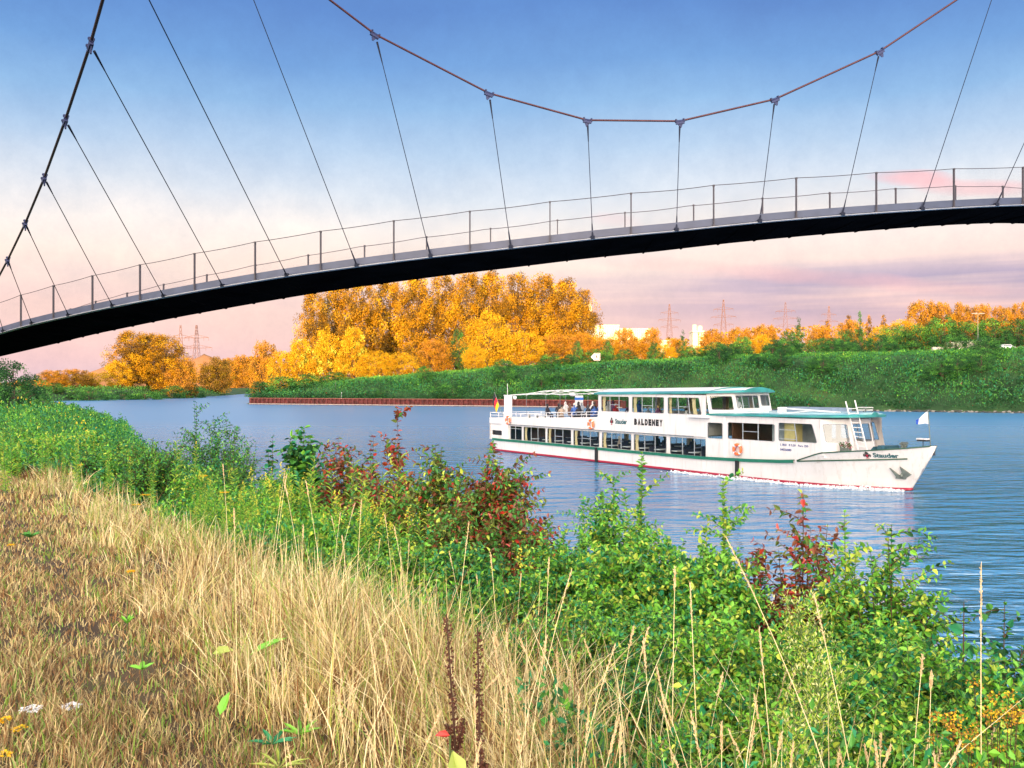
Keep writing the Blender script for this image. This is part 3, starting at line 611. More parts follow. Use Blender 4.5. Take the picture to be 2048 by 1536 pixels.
    M_rt = mat('roof_top_white', (.72, .70, .66), .35, 0, .06, 1); M_rt2 = mat('fore_roof_teal_top', (.30, .52, .54), .22, 0, .3, 1.2)
    roof('upper_roof', list(np.arange(13.3, 24.41, .6)) + [24.5], lambda x: min(2.62, 2.0 + (x - 13.3) * 1.2), lambda x: 4.57 + .012 * (x - 13.3), .075, .32, [M_rt, M_teal, M_white])
    roof('wheelhouse_roof', list(np.arange(24.52, 26.3, .28)), lambda x: 2.55 - max(0, x - 24.6) * .75, lambda x: 4.72 + .035 * (x - 24.5), .07, .24, [M_rt, M_teal, M_white])
    roof('fore_roof', [24.46] + list(np.arange(26.1, 33.0, .5)) + [33.2, 33.5, 33.8, 33.98], lambda x: 2.50 if x < 26 else (2.68 if x < 31.4 else 2.68 * math.sqrt(max(.01, 1 - ((x - 31.4) / 2.6) ** 2))), lambda x: 3.44 + .012 * (x - 24.5), .10, .17, [M_rt2, M_teal, M_white])
    # wheelhouse facets
    W_ = [(24.5, -2.42), (25.75, -1.45), (25.9, 1.3), (24.7, 2.3)]
    for i in range(3):
        a, b = W_[i], W_[i + 1]; U = Vector((b[0] - a[0], b[1] - a[1], 0)); Lw = U.length; fn = plane((a[0] + .15, a[1], 3.45), U, (-.28, 0, 1.27)); mb = MB()
        hl = [(.18, Lw - .12, .32 + .07 * i, 1.14)] if i == 0 else ([(.10, Lw * .66, .42, 1.17), (Lw * .73, Lw - .08, .55, 1.2)] if i == 1 else [(.15, Lw - .15, .5, 1.15)])
        wall(mb, fn, [0, Lw], [-.05, 1.30], hl); mb.build('wheelhouse_front', M_white, boat)
        for k, h in enumerate(hl): window(fn, rect(*h), (.27, .75) if (i == 1 and k == 0) else (), (), (), M_glass2 if i == 0 else M_glass, .07)
    mb = MB(); mb.box(24.3, 24.42, -2.3, 2.3, 2.27, 3.5); mb.build('bulkhead', M_white, boat)
    # stern mast box, funnel, awning frame and rails
    mb = MB(); mb.box(2.25, 2.95, -2.5, -2.2, 2.3, 4.42); mb.box(2.2, 3.0, -2.52, -2.18, 4.40, 4.45); mb.build('stern_mast', M_white2, boat)
    mb = MB(); mb.tube([(2.5, -2.35, 4.4), (2.5, -2.35, 5.35)], .02, 5); mb.build('antenna', M_white2, boat)
    mb = MB(); mb.tube([(3.1, -2.35, 4.36), (3.75, -2.35, 4.33)], .02, 5); mb.ball((3.6, -2.35, 4.25), (.17, .15, .15)); mb.build('floodlight', M_white2, boat)
    mb = MB(); mb.box(8.5, 8.95, -.2, .2, 2.3, 4.45, 0); mb.box(8.48, 8.97, -.22, .22, 4.12, 4.3, 1); mb.build('funnel', [M_white2, mat('funnel_blue', (.03, .15, .55), .4)], boat)
    mb = MB(); mb.ball((7.9, 0, 4.5), (.3, .2, .13)); mb.build('lamp', M_white2, boat)
    M_thin = mat('awning_frame_white', (.75, .75, .75), .4)
    for y in (-2.3, -1.2, 0, 1.2, 2.3):
        mb = MB(); cr = .34 * (1 - (y / 2.4) ** 2); mb.tube([(2.9, y, 4.42 + cr * .3), (6, y, 4.50 + cr), (10, y, 4.55 + cr), (13.5, y, 4.6 + cr)], .022, 5); mb.build('awning_rail', M_thin, boat)
    for x in (2.9, 5.3, 7.9, 10.4, 13.0):
        mb = MB(); mb.tube([(x, y, 4.44 + .012 * (x - 3) + .34 * (1 - (y / 2.4) ** 2) * (1 if x > 4 else .3)) for y in np.linspace(-2.4, 2.4, 9)], .02, 5); mb.build('awning_hoop', M_thin, boat)
        for y in (-2.42, 2.42):
            mb = MB(); mb.tube([(x, y, 2.9), (x, y, 4.46)], .014, 5); mb.build('awning_pole', M_gasket, boat)
    def railing(path, posts_, top, mid, base):
        mb = MB(); mb.tube([(x, y, top(x)) for x, y in path], .025, 6); mb.tube([(x, y, mid(x)) for x, y in path], .018, 5)
        for x, y in posts_: mb.tube([(x, y, base(x)), (x, y, top(x))], .03, 6)
        mb.build('guard_rail', M_white2, boat)
    for y in (-2.47, 2.47):
        t = lambda u: float(np.interp(u, [0, 3, 14.3], [3.03, 3.0, 3.42])); b = lambda u: float(np.interp(u, [0, 3, 14.3], [2.60, 2.62, 3.02])); md = lambda u: (t(u) + b(u)) / 2
        railing([(x, y) for x in np.linspace(.1, 14.25, 20)], [(x, y) for x in (.12, 1.4, 3.1, 4.6, 6.6, 8.05, 9.5, 11.2, 12.9, 14.2)], t, md, b)
    railing([(.1, y) for y in np.linspace(-2.47, 2.47, 6)], [(.1, y) for y in (-1.2, 0, 1.2)], lambda u: 3.03, lambda u: 2.82, lambda u: 2.6)
    mb = MB(); fbp = plane((0, -2.52, 0), (1, 0, 0), (0, 0, 1)); 
    for q in ((3.42, 3.46, 2.36, 2.66), (4.38, 4.42, 2.36, 2.69), (3.42, 4.42, 2.36, 2.39)): mb.prism(rect(*q), fbp, 0, .02)
    mb.build('gate_panel', M_white2, boat)
    # fittings on the fore roof
    mb = MB(); mb.box(28.3, 31.8, -.6, 1.0, 3.72, 3.98); mb.build('raft_canister', mat('canister_blue_grey', (.20, .26, .36), .4), boat)
    mb = MB()
    for y in (-1.5, -1.1): mb.tube([(29.1, y, 3.93), (32.7, y, 3.80)], .03, 5)
    for k in range(9): mb.tube([(29.2 + k * .42, -1.5, 3.92 - k * .014), (29.2 + k * .42, -1.1, 3.92 - k * .014)], .018, 4)
    mb.box(29.0, 29.12, -1.6, -1.0, 3.62, 4.0); mb.tube([(29.4, -1.9, 3.66), (31.5, -1.3, 3.86)], .025, 5); mb.build('gangway', M_white2, boat)
    mb = MB(); mb.box(32.6, 33.2, .3, .9, 3.86, 3.93, 1); mb.box(32.6, 33.2, .3, .9, 4.0, 4.05, 1)
    for x in (32.62, 33.18):
        for y in (.32, .88): mb.box(x - .02, x + .02, y - .02, y + .02, 3.6, 4.0, 0)
    mb.build('roof_locker', [M_galv, mat('locker_top', (.5, .5, .48), .5)], boat)
    mb = MB(); mb.tube([(26.6, -1.9, 3.5), (26.6, -1.9, 3.95)], .035, 6); mb.tube([(26.0, -2.1, 3.62), (28.4, -1.6, 3.72)], .03, 5); mb.build('mooring_boom', M_white2, boat)
    mb = MB()
    for a, b in (((33.15, -1.25, 4.37), (33.9, -1.25, 1.95)), ((33.40, -.85, 4.42), (34.15, -.85, 1.85))): mb.tube([a, b], .035, 6)
    for k in range(9):
        t = .16 + k * .095; mb.tube([(33.15 + .75 * t, -1.25, 4.37 - 2.42 * t), (33.40 + .75 * t, -.85, 4.42 - 2.57 * t)], .018, 5)
    mb.build('ladder', M_white2, boat)
    # interior furniture, roof of the lower saloon
    for x in np.arange(6, 24, 1.55):
        for y in (-1.55, 1.55):
            mb = MB(); mb.box(x - .28, x + .28, y - .75, y + .6, 1.16, 1.20); mb.box(x - .04, x + .04, y - .04, y + .04, .5, 1.16); mb.build('saloon_table', M_table, boat)
        mb = MB()
        for y in (-1.5, 1.5): mb.box(x + .55, x + .95, y - .7, y + .7, .5, .92); mb.box(x + .72, x + .78, y - .7, y + .7, .92, 1.32)
        mb.build('saloon_bench', M_seat, boat)
    mb = MB(); mb.box(3.0, 5.9, -.4, 2.2, .5, 2.15, 0); mb.box(26.3, 26.4, -2.3, 2.3, .5, 3.4, 0); mb.box(28.9, 29.8, -1.9, 1.9, .5, 3.4, 1); mb.box(24.5, 26, .3, 2.2, .5, 3.4, 0); mb.build('interior_partition', [mat('partition_brown', (.12, .05, .03), .5), mat('partition_pale', (.42, .45, .45), .6)], boat)
    mb = MB(); mb.box(30.0, 30.7, -2.2, -1.6, 1.6, 3.2); mb.build('notice_board', mat('yellow_board', (.62, .5, .2), .6), boat)
    # foredeck fittings
    mb = MB(); mb.box(34.3, 34.9, -.25, .6, 1.62, 2.15, 0); mb.tube([(34.6, -.5, 2.0), (34.6, .9, 2.0)], .16, 10, 0); mb.add([(33.9, -.6, 1.62), (34.3, -.6, 1.62), (34.3, -.6, 2.1), (33.9, .8, 1.62), (34.3, .8, 1.62), (34.3, .8, 2.1)], [(0, 1, 2), (3, 5, 4), (0, 2, 5, 3), (1, 4, 5, 2)], 0); mb.build('anchor_winch', mat('winch_blue_green', (.04, .12, .16), .4, .3), boat)
    for x, y in ((35.3, .55), (35.0, .9), (35.6, -.1)):
        mb = MB(); mb.tube([(x, y, 1.6), (x, y, 2.28)], .07, 8); mb.tube([(x - .14, y, 2.16), (x + .14, y, 2.16)], .035, 6); mb.box(x - .12, x + .12, y - .1, y + .1, 2.24, 2.32); mb.build('bollard', M_galv, boat)
    mb = MB(); mb.tube([(36.75, -.15, 2.1), (36.75, -.15, 2.5)], .02, 5); mb.box(36.5, 37.0, -.28, 0, 2.48, 2.56, 0); mb.box(36.48, 37.02, -.3, .02, 2.56, 2.62, 1); mb.build('bow_light', [M_black, M_white2], boat)
    # stockless anchor housed on the bow
    y0 = -(hull_y(36.0, .8)) - .03; mb = MB()
    fa0 = lambda u, v, d=0.0: (u, -(hull_y(u, max(v, .2))) - .05 - d, v); fa = lambda u, v, d=0.0: fa0(35.95 + (u - 35.95) * .62, .78 + (v - .78) * .68, d)
    for poly in ([(35.35, 1.32), (35.62, .62), (35.95, .58), (35.8, .78)], [(35.98, 1.42), (36.02, .70), (36.12, .60), (36.5, .86)], [(35.55, .55), (36.1, .50), (36.15, .66), (35.6, .70)]): mb.prism(poly, fa, 0, .09)
    mb.tube([(35.95, -(hull_y(35.95, .9)) + .1, 1.0), (35.93, -(hull_y(35.9, .7)) - .16, .72)], .07, 8); mb.build('anchor', M_galv, boat)
sup()

# lettering on the boat
def letters(s, fn_mat, size, m, name='lettering', xs=.62, bold=.012, shear=0, ext=.006):
    c = bpy.data.curves.new(name, 'FONT'); c.body = s; c.size = size; c.extrude = ext; c.offset = bold; c.shear = shear; c.resolution_u = 3
    o = bpy.data.objects.new(name, c); COL.objects.link(o); bpy.context.view_layer.update()
    me = bpy.data.meshes.new_from_object(o.evaluated_get(bpy.context.evaluated_depsgraph_get())); bpy.data.objects.remove(o, do_unlink=True)
    co = np.zeros(len(me.vertices) * 3); me.vertices.foreach_get('co', co); co = co.reshape(-1, 3); co[:, 0] *= xs
    new = np.array([fn_mat(u, v, d) for u, v, d in co]); me.vertices.foreach_set('co', new.ravel()); me.materials.clear(); me.materials.append(m)
    return me, co
def write(s, u, v, width, height_, m, fn, par, name='lettering', **k):
    me, co = letters(s, lambda a, b, c: (a, b, c), 1.0, m, name, 1.0, k.get('bold', .03), k.get('shear', 0), .02)
    x0, x1, y0, y1 = co[:, 0].min(), co[:, 0].max(), co[:, 1].min(), co[:, 1].max()
    new = np.array([fn(u + (a - x0) / (x1 - x0) * width, v + (b - y0) / (y1 - y0) * height_, .006 + .004 * (c > 0)) for a, b, c in co]); me.vertices.foreach_set('co', new.ravel()); me.update()
    return link(name, me, par)
side = plane((0, -2.52, 0), (1, 0, 0), (0, 0, 1))
x = 18.03
for ch in 'BALDENEY':
    write(ch, x, 2.66, .28, .41, M_ink, side, boat, bold=.085); x += .345
write('Stauder', 16.1, 2.66, 1.2, .34, M_tealink, side, boat, bold=.035)
write('L 38,0   B 5,20   Pers. 250', 30.0, 1.97, 1.85, .13, M_navy, side, boat, bold=.02); write('04026080', 30.0, 1.72, .75, .13, M_navy, side, boat, bold=.02)
bowf = lambda u, v, d=0.0: (u, -(hull_y(u, v)) - .012 - d, v)
write('Stauder', 35.02, 1.64, .98, .23, M_tealink, bowf, boat, bold=.035)
def crest(fn, u, v, w, h):      # shield-shaped emblem with supporters, dark with red heart
    mb = MB(); P = lambda a, b: (u + a * w, v + b * h)
    mb.prism([P(.2, .62), P(.2, .3), P(.5, .12), P(.8, .3), P(.8, .62)], fn, .006, .012, 0); mb.prism([P(.36, .55), P(.36, .32), P(.5, .22), P(.64, .32), P(.64, .55)], fn, .012, .016, 1)
    for a, b in ((.3, .92), (.5, 1.0), (.7, .92)): mb.prism([P(a - .08, .66), P(a + .08, .66), P((a + .5) / 2 + .05, b), P((a + .5) / 2 - .05, b)], fn, .006, .012, 0)
    for q in (-1, 1): mb.prism([P(.5 + q * .34, .2), P(.5 + q * .5, .35), P(.5 + q * .42, .7), P(.5 + q * .33, .6)][::q], fn, .006, .012, 0)
    mb.prism([P(.25, .0), P(.75, .0), P(.68, .1), P(.32, .1)], fn, .006, .012, 1); mb.build('emblem', [M_ink, M_red], boat)
crest(side, 15.55, 2.58, .36, .50); crest(bowf, 34.62, 1.58, .32, .34)

# things carried by the boat
def torus(R_, r, n=28, m=10):
    mb = MB(); rows = []
    for i in range(n):
        a = 2 * math.pi * i / n; rows.append([((R_ + r * math.cos(b)) * math.cos(a), r * .8 * math.sin(b), (R_ + r * math.cos(b)) * math.sin(a)) for b in (2 * math.pi * k / m for k in range(m))])
    rows.append(rows[0]); mb.strip(rows, 0, True); return mb
for (s, z, lb) in ((3.05, 2.50, 'orange life ring hung near the stern mast of the boat'), (13.62, 2.55, 'orange life ring hung on the white side just behind the upper cabin'), (27.05, 1.62, 'orange life ring hung under the front cabin windows of the boat')):
    t = tag(empty('life_ring', bp_(s, -2.66, z), BH), lb, 'life ring', 'life rings hung on the boat'); torus(.27, .08).build('ring', M_orange, t, True)
    mb = MB()
    for a in (45, 135, 225, 315):
        c, s_ = math.cos(R(a)), math.sin(R(a)); mb.tube([((.27 + .0) * c - .04 * s_, 0, .27 * s_ + .04 * c), (.27 * c + .04 * s_, 0, .27 * s_ - .04 * c)], .086, 8)
    mb.build('band', M_white2, t)
    if s < 20: continue
    mb = MB(); mb.tube([(-.12, -.02, -.36), (-.1, -.1, -.1), (.02, -.09, .12), (.06, -.02, .3)], .02, 5, 0); mb.build('rope', M_red, t)
def flag(base, top, w, h, mats, label, lean=0, droop=.5, along=-1, bands=3, name='flag', tri=False, hang=0.0):
    t = tag(empty(name, bp_(*base), BH), label, 'flag'); d = Vector(top) - Vector(base); mb = MB(); mb.tube([(0, 0, 0), tuple(d)], .022, 6); mb.ball(tuple(d), .045); mb.build('flagpole', M_galv, t)
    mb = MB(); nu, nv = 12, 9; g = []
    for i in range(nu + 1):
        u = i / nu; r = []
        for j in range(nv + 1):
            v = j / nv; p = d * (1 - (1 - v) * h / d.length * (1 - .0)); vv = (v - .5) * (1 - u * (.75 if tri else 0)) + .5
            p = d * (1 - (1 - vv) * h / d.length - .02); r.append((p.x + along * w * u * (1 - .25 * droop * u), p.y + .06 * math.sin(u * 7 + v * 2) * u, p.z - droop * w * u * (1.0 + .2 * u) - hang * u + .03 * math.sin(u * 6 + v)))
        g.append(r)
    for i in range(nu):
        for j in range(nv):
            mi = int((j + .5) / nv * bands) if bands > 1 else (0 if (i < nu * .7) else 1); mb.add([g[i][j], g[i + 1][j], g[i + 1][j + 1], g[i][j + 1]], [(0, 1, 2, 3)], mi)
    mb.build('cloth', mats, t, True)
flag((1.35, -2.0, 2.75), (.55, -2.35, 4.62), .62, 1.05, [mat('flag_gold', (.95, .55, .02), .7), mat('flag_red', (.75, .02, .04), .7), mat('flag_black', (.02, .02, .02), .7)], 'black red and gold flag hanging from a slanted pole at the stern', along=-.9, droop=1.05, name='stern_flag')
flag((37.05, 0, 2.2), (36.92, 0, 3.95), .75, .62, [mat('pennant_white', (.85, .86, .9), .7), mat('pennant_blue', (.04, .12, .6), .7)], 'small white pennant with a blue tip on the bow pole', along=-1, droop=.25, bands=1, name='bow_pennant', tri=True)
t = tag(empty('flower_box', bp_(33.55, -1.75, ip(33.5, GZ_) + .02), BH), 'small planter of pink flowers beside the bow ladder', 'flower box')
mb = MB(); mb.box(-.25, .25, -.12, .12, 0, .16); mb.build('planter', M_galv, t)
rg = np.random.RandomState(5); P = rg.uniform((-.3, -.15, .15), (.3, .15, .42), (160, 3)); D = rg.normal(0, 1, (160, 3)); D[:, 2] += .7
link('flowers', leaves_mesh('flowers', P, D, rg.normal(0, 1, (160, 3)), .10, .06, rg.choice([0, 0, 0, 1], 160), [leafmat('planter_green', (.05, .14, .03)), leafmat('planter_pink', (.6, .05, .2))]), t)

# ---------------- people on board
SKIN = mat('skin', (.52, .29, .21), .6); TROU = mat('dark_trousers', (.03, .035, .06), .8)
def person_mesh(pose):
    bm = bmesh.new(); lay = bm.verts.layers.skin.verify(); V = {}
    def v(n, p, r): q = bm.verts.new(p); q[lay].radius = (r, r); V[n] = q; return q
    sit = pose != 'stand'; h0 = .0
    v('pel', (0, 0, h0), .15)[lay].use_root = True; v('wai', (.0, 0, .16), .135); v('che', (.02, 0, .36), .155); v('nb', (.02, 0, .50), .075); v('nk', (.03, 0, .56), .055); v('hd', (.05, 0, .66), .088); v('ht', (.045, 0, .77), .075)
    v('nose', (.155, 0, .665), .014)
    E = [('pel', 'wai'), ('wai', 'che'), ('che', 'nb'), ('nb', 'nk'), ('nk', 'hd'), ('hd', 'ht'), ('hd', 'nose')]
    for sd, t in ((1, 'l'), (-1, 'r')):
        v('sh' + t, (.01, .17 * sd, .46), .062)
        raised = pose == 'raised' and sd > 0
        if raised: el, wr, dr = (.22, .26 * sd, .32), (.24, .12 * sd, .56), Vector((-.2, -.3 * sd, 1))
        elif pose == 'stand': el, wr, dr = (.06, .25 * sd, .20), (.28, .16 * sd, .16), Vector((1, 0, -.1))
        else: el, wr, dr = (.10, .24 * sd, .20), (.34, .13 * sd, .16), Vector((1, -.2 * sd, -.1))
        v('el' + t, el, .042); v('wr' + t, wr, .028); dr.normalize(); pc = Vector(wr) + dr * .055; v('pa' + t, pc, .034)
        E += [('che', 'sh' + t), ('sh' + t, 'el' + t), ('el' + t, 'wr' + t), ('wr' + t, 'pa' + t)]
        sidev = dr.cross(Vector((0, 0, 1))).normalized()
        for k in range(4):
            a = pc + dr * .05 + sidev * (k - 1.5) * .02; b = a + dr * (.035 + .008 * (1.5 - abs(k - 1.5))) + Vector((0, 0, -.012)); v(f'f{k}{t}', a, .009); v(f'g{k}{t}', b, .007); E += [('pa' + t, f'f{k}{t}'), (f'f{k}{t}', f'g{k}{t}')]
        a = Vector(wr) + dr * .03 - sidev * .045 * sd; v('th' + t, a, .010); v('ti' + t, a + dr * .04, .008); E += [('wr' + t, 'th' + t), ('th' + t, 'ti' + t)]
        if sit: v('kn' + t, (.44, .13 * sd, .02), .065); v('an' + t, (.42, .13 * sd, -.40), .045); v('to' + t, (.58, .14 * sd, -.44), .035); v('hp' + t, (.05, .10 * sd, -.02), .095)
        else: v('hp' + t, (0, .10 * sd, -.06), .095); v('kn' + t, (.02, .11 * sd, -.45), .065); v('an' + t, (0, .11 * sd, -.86), .045); v('to' + t, (.16, .13 * sd, -.90), .035)
        E += [('pel', 'hp' + t), ('hp' + t, 'kn' + t), ('kn' + t, 'an' + t), ('an' + t, 'to' + t)]
    for a, b in E: bm.edges.new((V[a], V[b]))
    me = bpy.data.meshes.new('p'); bm.to_mesh(me); bm.free(); o = bpy.data.objects.new('p', me); COL.objects.link(o)
    o.modifiers.new('s', 'SKIN'); sb = o.modifiers.new('b', 'SUBSURF'); sb.levels = 1; bpy.context.view_layer.update()
    out = bpy.data.meshes.new_from_object(o.evaluated_get(bpy.context.evaluated_depsgraph_get())); bpy.data.objects.remove(o, do_unlink=True)
    hands = [Vector(V_) for V_ in []]
    wr = {'sit': [(.34, .13, .16), (.34, -.13, .16)], 'raised': [(.24, .12, .56), (.34, -.13, .16)], 'stand': [(.28, .16, .16), (.28, -.16, .16)]}[pose]
    mi = []
    for p in out.polygons:
        c = p.center
        if c.z > .545: q = 1
        elif any((c - Vector(w)).length < .15 and c.x > .2 for w in wr): q = 1
        elif c.z < .05 or (c.x > .25 and c.z < .10) or (sit and c.z < .10 and c.x > .12): q = 2
        else: q = 0
        mi.append(q)
    out.polygons.foreach_set('material_index', mi); out.polygons.foreach_set('use_smooth', [True] * len(mi)); return out
PM = {k: person_mesh(k) for k in ('sit', 'raised', 'stand')}
hb = MB(); rows = []
for j in range(6):
    a = R(-15 + 21 * j); rows.append([(.035 - .012 + .108 * math.cos(a) * math.cos(2 * math.pi * k / 12) * (1 if not (k in (0, 1, 11) and j < 3) else .5), .100 * math.cos(a) * math.sin(2 * math.pi * k / 12), .70 + .135 * math.sin(a) + (.05 if (k in (0, 1, 2, 10, 11) and j < 2) else 0)) for k in range(12)])
hb.strip(rows, 0, True); HM = hb.mesh('hair', [], True)
def person(x, y, z, face, shirt, hair, pose, label, group=None, sc=1.0, cap=False):
    t = empty('person', bp_(x, y, z), BH + face); t.scale = (sc,) * 3; tag(t, label, 'person', group)
    me = PM[pose].copy(); me.materials.clear()
    for m in (shirt, SKIN, TROU): me.materials.append(m)
    link('body', me, t); h = HM.copy(); h.materials.append(hair); link('hair', h, t); return t
def cl(n, c): return mat(n, c, .8, var=.1)
S_w, S_b, S_k, S_be, S_r, S_p, S_g, S_br = cl('white_cloth', (.62, .60, .60)), cl('blue_cloth', (.05, .13, .42)), cl('black_cloth', (.02, .02, .03)), cl('beige_cloth', (.36, .28, .22)), cl('red_cloth', (.5, .03, .05)), cl('purple_cloth', (.18, .05, .15)), cl('grey_cloth', (.22, .25, .30)), cl('brown_cloth', (.14, .08, .06))
H_d, H_b, H_g, H_y = cl('dark_hair', (.02, .015, .012)), cl('brown_hair', (.10, .05, .03)), cl('grey_hair', (.5, .48, .46)), cl('blond_hair', (.45, .28, .12))
G = 'passengers on the open upper deck'
pp = [ # s, y, z, face, shirt, hair, pose, label
 (7.3, -1.9, 2.72, 0.3, S_k, H_d, 'sit', 'dark-haired passenger in black seated furthest towards the stern'),
 (8.35, -.9, 2.95, -1.5, S_w, H_b, 'raised', 'passenger in a white shirt sitting tall beside the funnel'),
 (9.3, -2.0, 2.68, 2.6, S_be, H_d, 'sit', 'dark-haired passenger in beige with back to the rail'),
 (9.35, -.2, 2.90, -1.3, S_g, H_g, 'sit', 'grey-haired passenger seated behind the dark-haired one in beige'),
 (10.15, -1.9, 2.80, .2, S_br, H_b, 'sit', 'brown-haired passenger in a brown jacket next to the rail'),
 (10.75, -1.9, 2.82, 2.9, S_b, H_g, 'sit', 'bald grey passenger in a blue jacket leaning at the rail'),
 (10.85, -.3, 3.0, -1.4, S_w, H_b, 'raised', 'passenger in pale clothes in the row behind the blue jacket'),
 (11.9, -1.0, 2.95, -1.2, S_k, H_b, 'raised', 'passenger in black raising a hand towards the face'),
 (12.3, -.2, 3.02, -1.5, S_k, H_d, 'sit', 'dark-haired passenger in black in the back row'),
 (12.45, -1.95, 2.78, -1.6, S_k, H_b, 'raised', 'passenger in black at the rail with hands at the mouth'),
 (13.15, -1.95, 2.78, 2.8, S_b, H_b, 'sit', 'brown-haired passenger in blue beside the upper cabin wall'),
 (13.25, -.4, 3.05, -1.4, S_p, H_b, 'sit', 'passenger in purple in the back row by the cabin'),
 (13.85, -1.3, 2.98, 3.0, S_w, H_g, 'raised', 'white-haired passenger in a white blouse by the cabin opening'),
 (14.15, .3, 2.9, 3.0, S_p, H_d, 'sit', 'passenger in dark purple half hidden at the cabin opening'),
 (11.4, -2.0, 2.75, 3.0, S_k, H_d, 'sit', 'dark-haired passenger in black at the rail right of the blue jacket'), (7.8, -1.2, 2.8, -.6, S_k, H_b, 'sit', 'passenger in black just right of the sternmost one'), (9.9, -.9, 2.9, -1.4, S_k, H_d, 'raised', 'passenger in black between the beige back and the brown jacket'),
 (12.7, -1.1, 2.9, 2.9, S_b, H_g, 'sit', 'grey-haired passenger in blue in the middle row near the cabin')]
for q in pp: person(q[0], q[1], q[2] + .30, *q[3:], group=G)
G2 = 'passengers inside the cabins'
for q in [(15.1, -1.7, 3.15, 0, S_r, H_g, 'sit', 'grey-haired passenger in red behind the rearmost upper window'), (16.7, -1.0, 3.45, -.4, S_b, H_g, 'sit', 'white-haired passenger standing out in blue behind an upper window'),
          (18.5, -1.8, 3.05, 0, S_g, H_b, 'sit', 'brown-haired passenger behind the middle upper window beside the curtain'), (19.3, -1.6, 3.10, 3.0, S_p, H_y, 'sit', 'blond passenger behind the middle upper window'),
          (23.0, -1.5, 3.05, 3.0, S_g, H_g, 'sit', 'grey-haired passenger behind the foremost upper side window'), (21.9, -1.7, 3.0, 1.5, S_w, H_d, 'sit', 'passenger with a pale sleeve at the foremost upper side window'),
          (25.15, -.7, 3.72, -.5, S_w, H_b, 'stand', 'helmsman in a white short-sleeved shirt standing in the wheelhouse'),
          (15.6, -1.8, .98, 1.0, S_be, H_g, 'sit', 'passenger with pale top low behind the lower saloon window under the rearmost upper window'), (16.7, .6, 1.12, 3.0, S_k, H_d, 'sit', 'silhouetted passenger in the lower saloon below the emblem'), (17.25, .9, 1.05, 0, S_k, H_d, 'sit', 'second silhouetted passenger facing another under the emblem'),
          (18.4, -.3, 1.12, 0, S_k, H_d, 'sit', 'silhouetted passenger in the lower saloon below the ship name'), (20.0, .7, 1.1, 3.0, S_k, H_b, 'sit', 'silhouetted passenger behind the leaves of the tall shoot'), (22.75, -.2, 1.12, 0, S_k, H_d, 'sit', 'silhouetted passenger behind the foremost saloon window'), (21.6, .9, 1.05, 3.0, S_k, H_d, 'sit', 'silhouetted passenger at the rear edge of the foremost saloon window')]:
    person(*q, group=G2)
for x in (7.9, 9.7, 11.3, 12.8):
    t = tag(empty('deck_table', bp_(x, -1.35, 2.45), BH), {7.9: 'pale deck table nearest the stern among the passengers', 9.7: 'pale deck table between brown and beige jackets', 11.3: 'pale deck table in the middle of the passengers in black', 12.8: 'pale deck table closest to the upper cabin'}[x], 'table', 'tables on the open upper deck')
    mb = MB(); mb.box(-.35, .35, -.6, .6, .70, .74); mb.build('table_top', M_table, t); mb = MB(); mb.box(-.05, .05, -.05, .05, 0, .70); mb.box(-.25, .25, -.25, .25, 0, .03); mb.build('pedestal', M_galv, t)
for i, x in enumerate((3.9, 5.0, 6.1)):
    t = tag(empty('deck_table', bp_(x, -1.2, 2.27), BH), ['empty pale table right behind the stern mast', 'empty pale table between mast and first awning pole', 'empty pale table just before the seated passengers'][i], 'table', 'tables on the open upper deck')
    mb = MB(); mb.box(-.35, .35, -.8, .8, .70, .74); mb.build('table_top', M_table, t); mb = MB(); mb.box(-.05, .05, -.05, .05, 0, .70); mb.box(-.25, .25, -.25, .25, 0, .03); mb.build('pedestal', M_galv, t)
# bow wave and foam along the hull
def foam():
    rg = np.random.RandomState(9); P = []
    for s in np.arange(22, 36.0, .02):
        hy = hull_y(s, .06); k = 1 if s < 33 else 1.6
        wgt = .35 + 1.1 * math.exp(-((s - 34.4) / 1.6) ** 2) + .6 * math.exp(-((s - 28.5) / 2.0) ** 2)
        for q in range(int(3 * wgt + rg.rand() * 3)):
            y = -(hy + .12 + abs(rg.normal(0, .20 * k)) + (33 - s) * .015 * (s < 33)); P.append(bp_(s, y, abs(rg.normal(0, .05 * wgt))))
    P = np.array([tuple(p) for p in P]); n = len(P); D = rg.normal(0, 1, (n, 3)); D[:, 2] *= .5
    me = leaves_mesh('water_foam', P, D, rg.normal(0, 1, (n, 3)), rg.uniform(.04, .18, n), rg.uniform(.03, .11, n), np.zeros(n, int), [mat('foam_white', (.85, .88, .92), .6)])
    tag(link('water_foam', me), 'white foam curling along the hull at the bow', 'foam', kind='stuff')
foam()
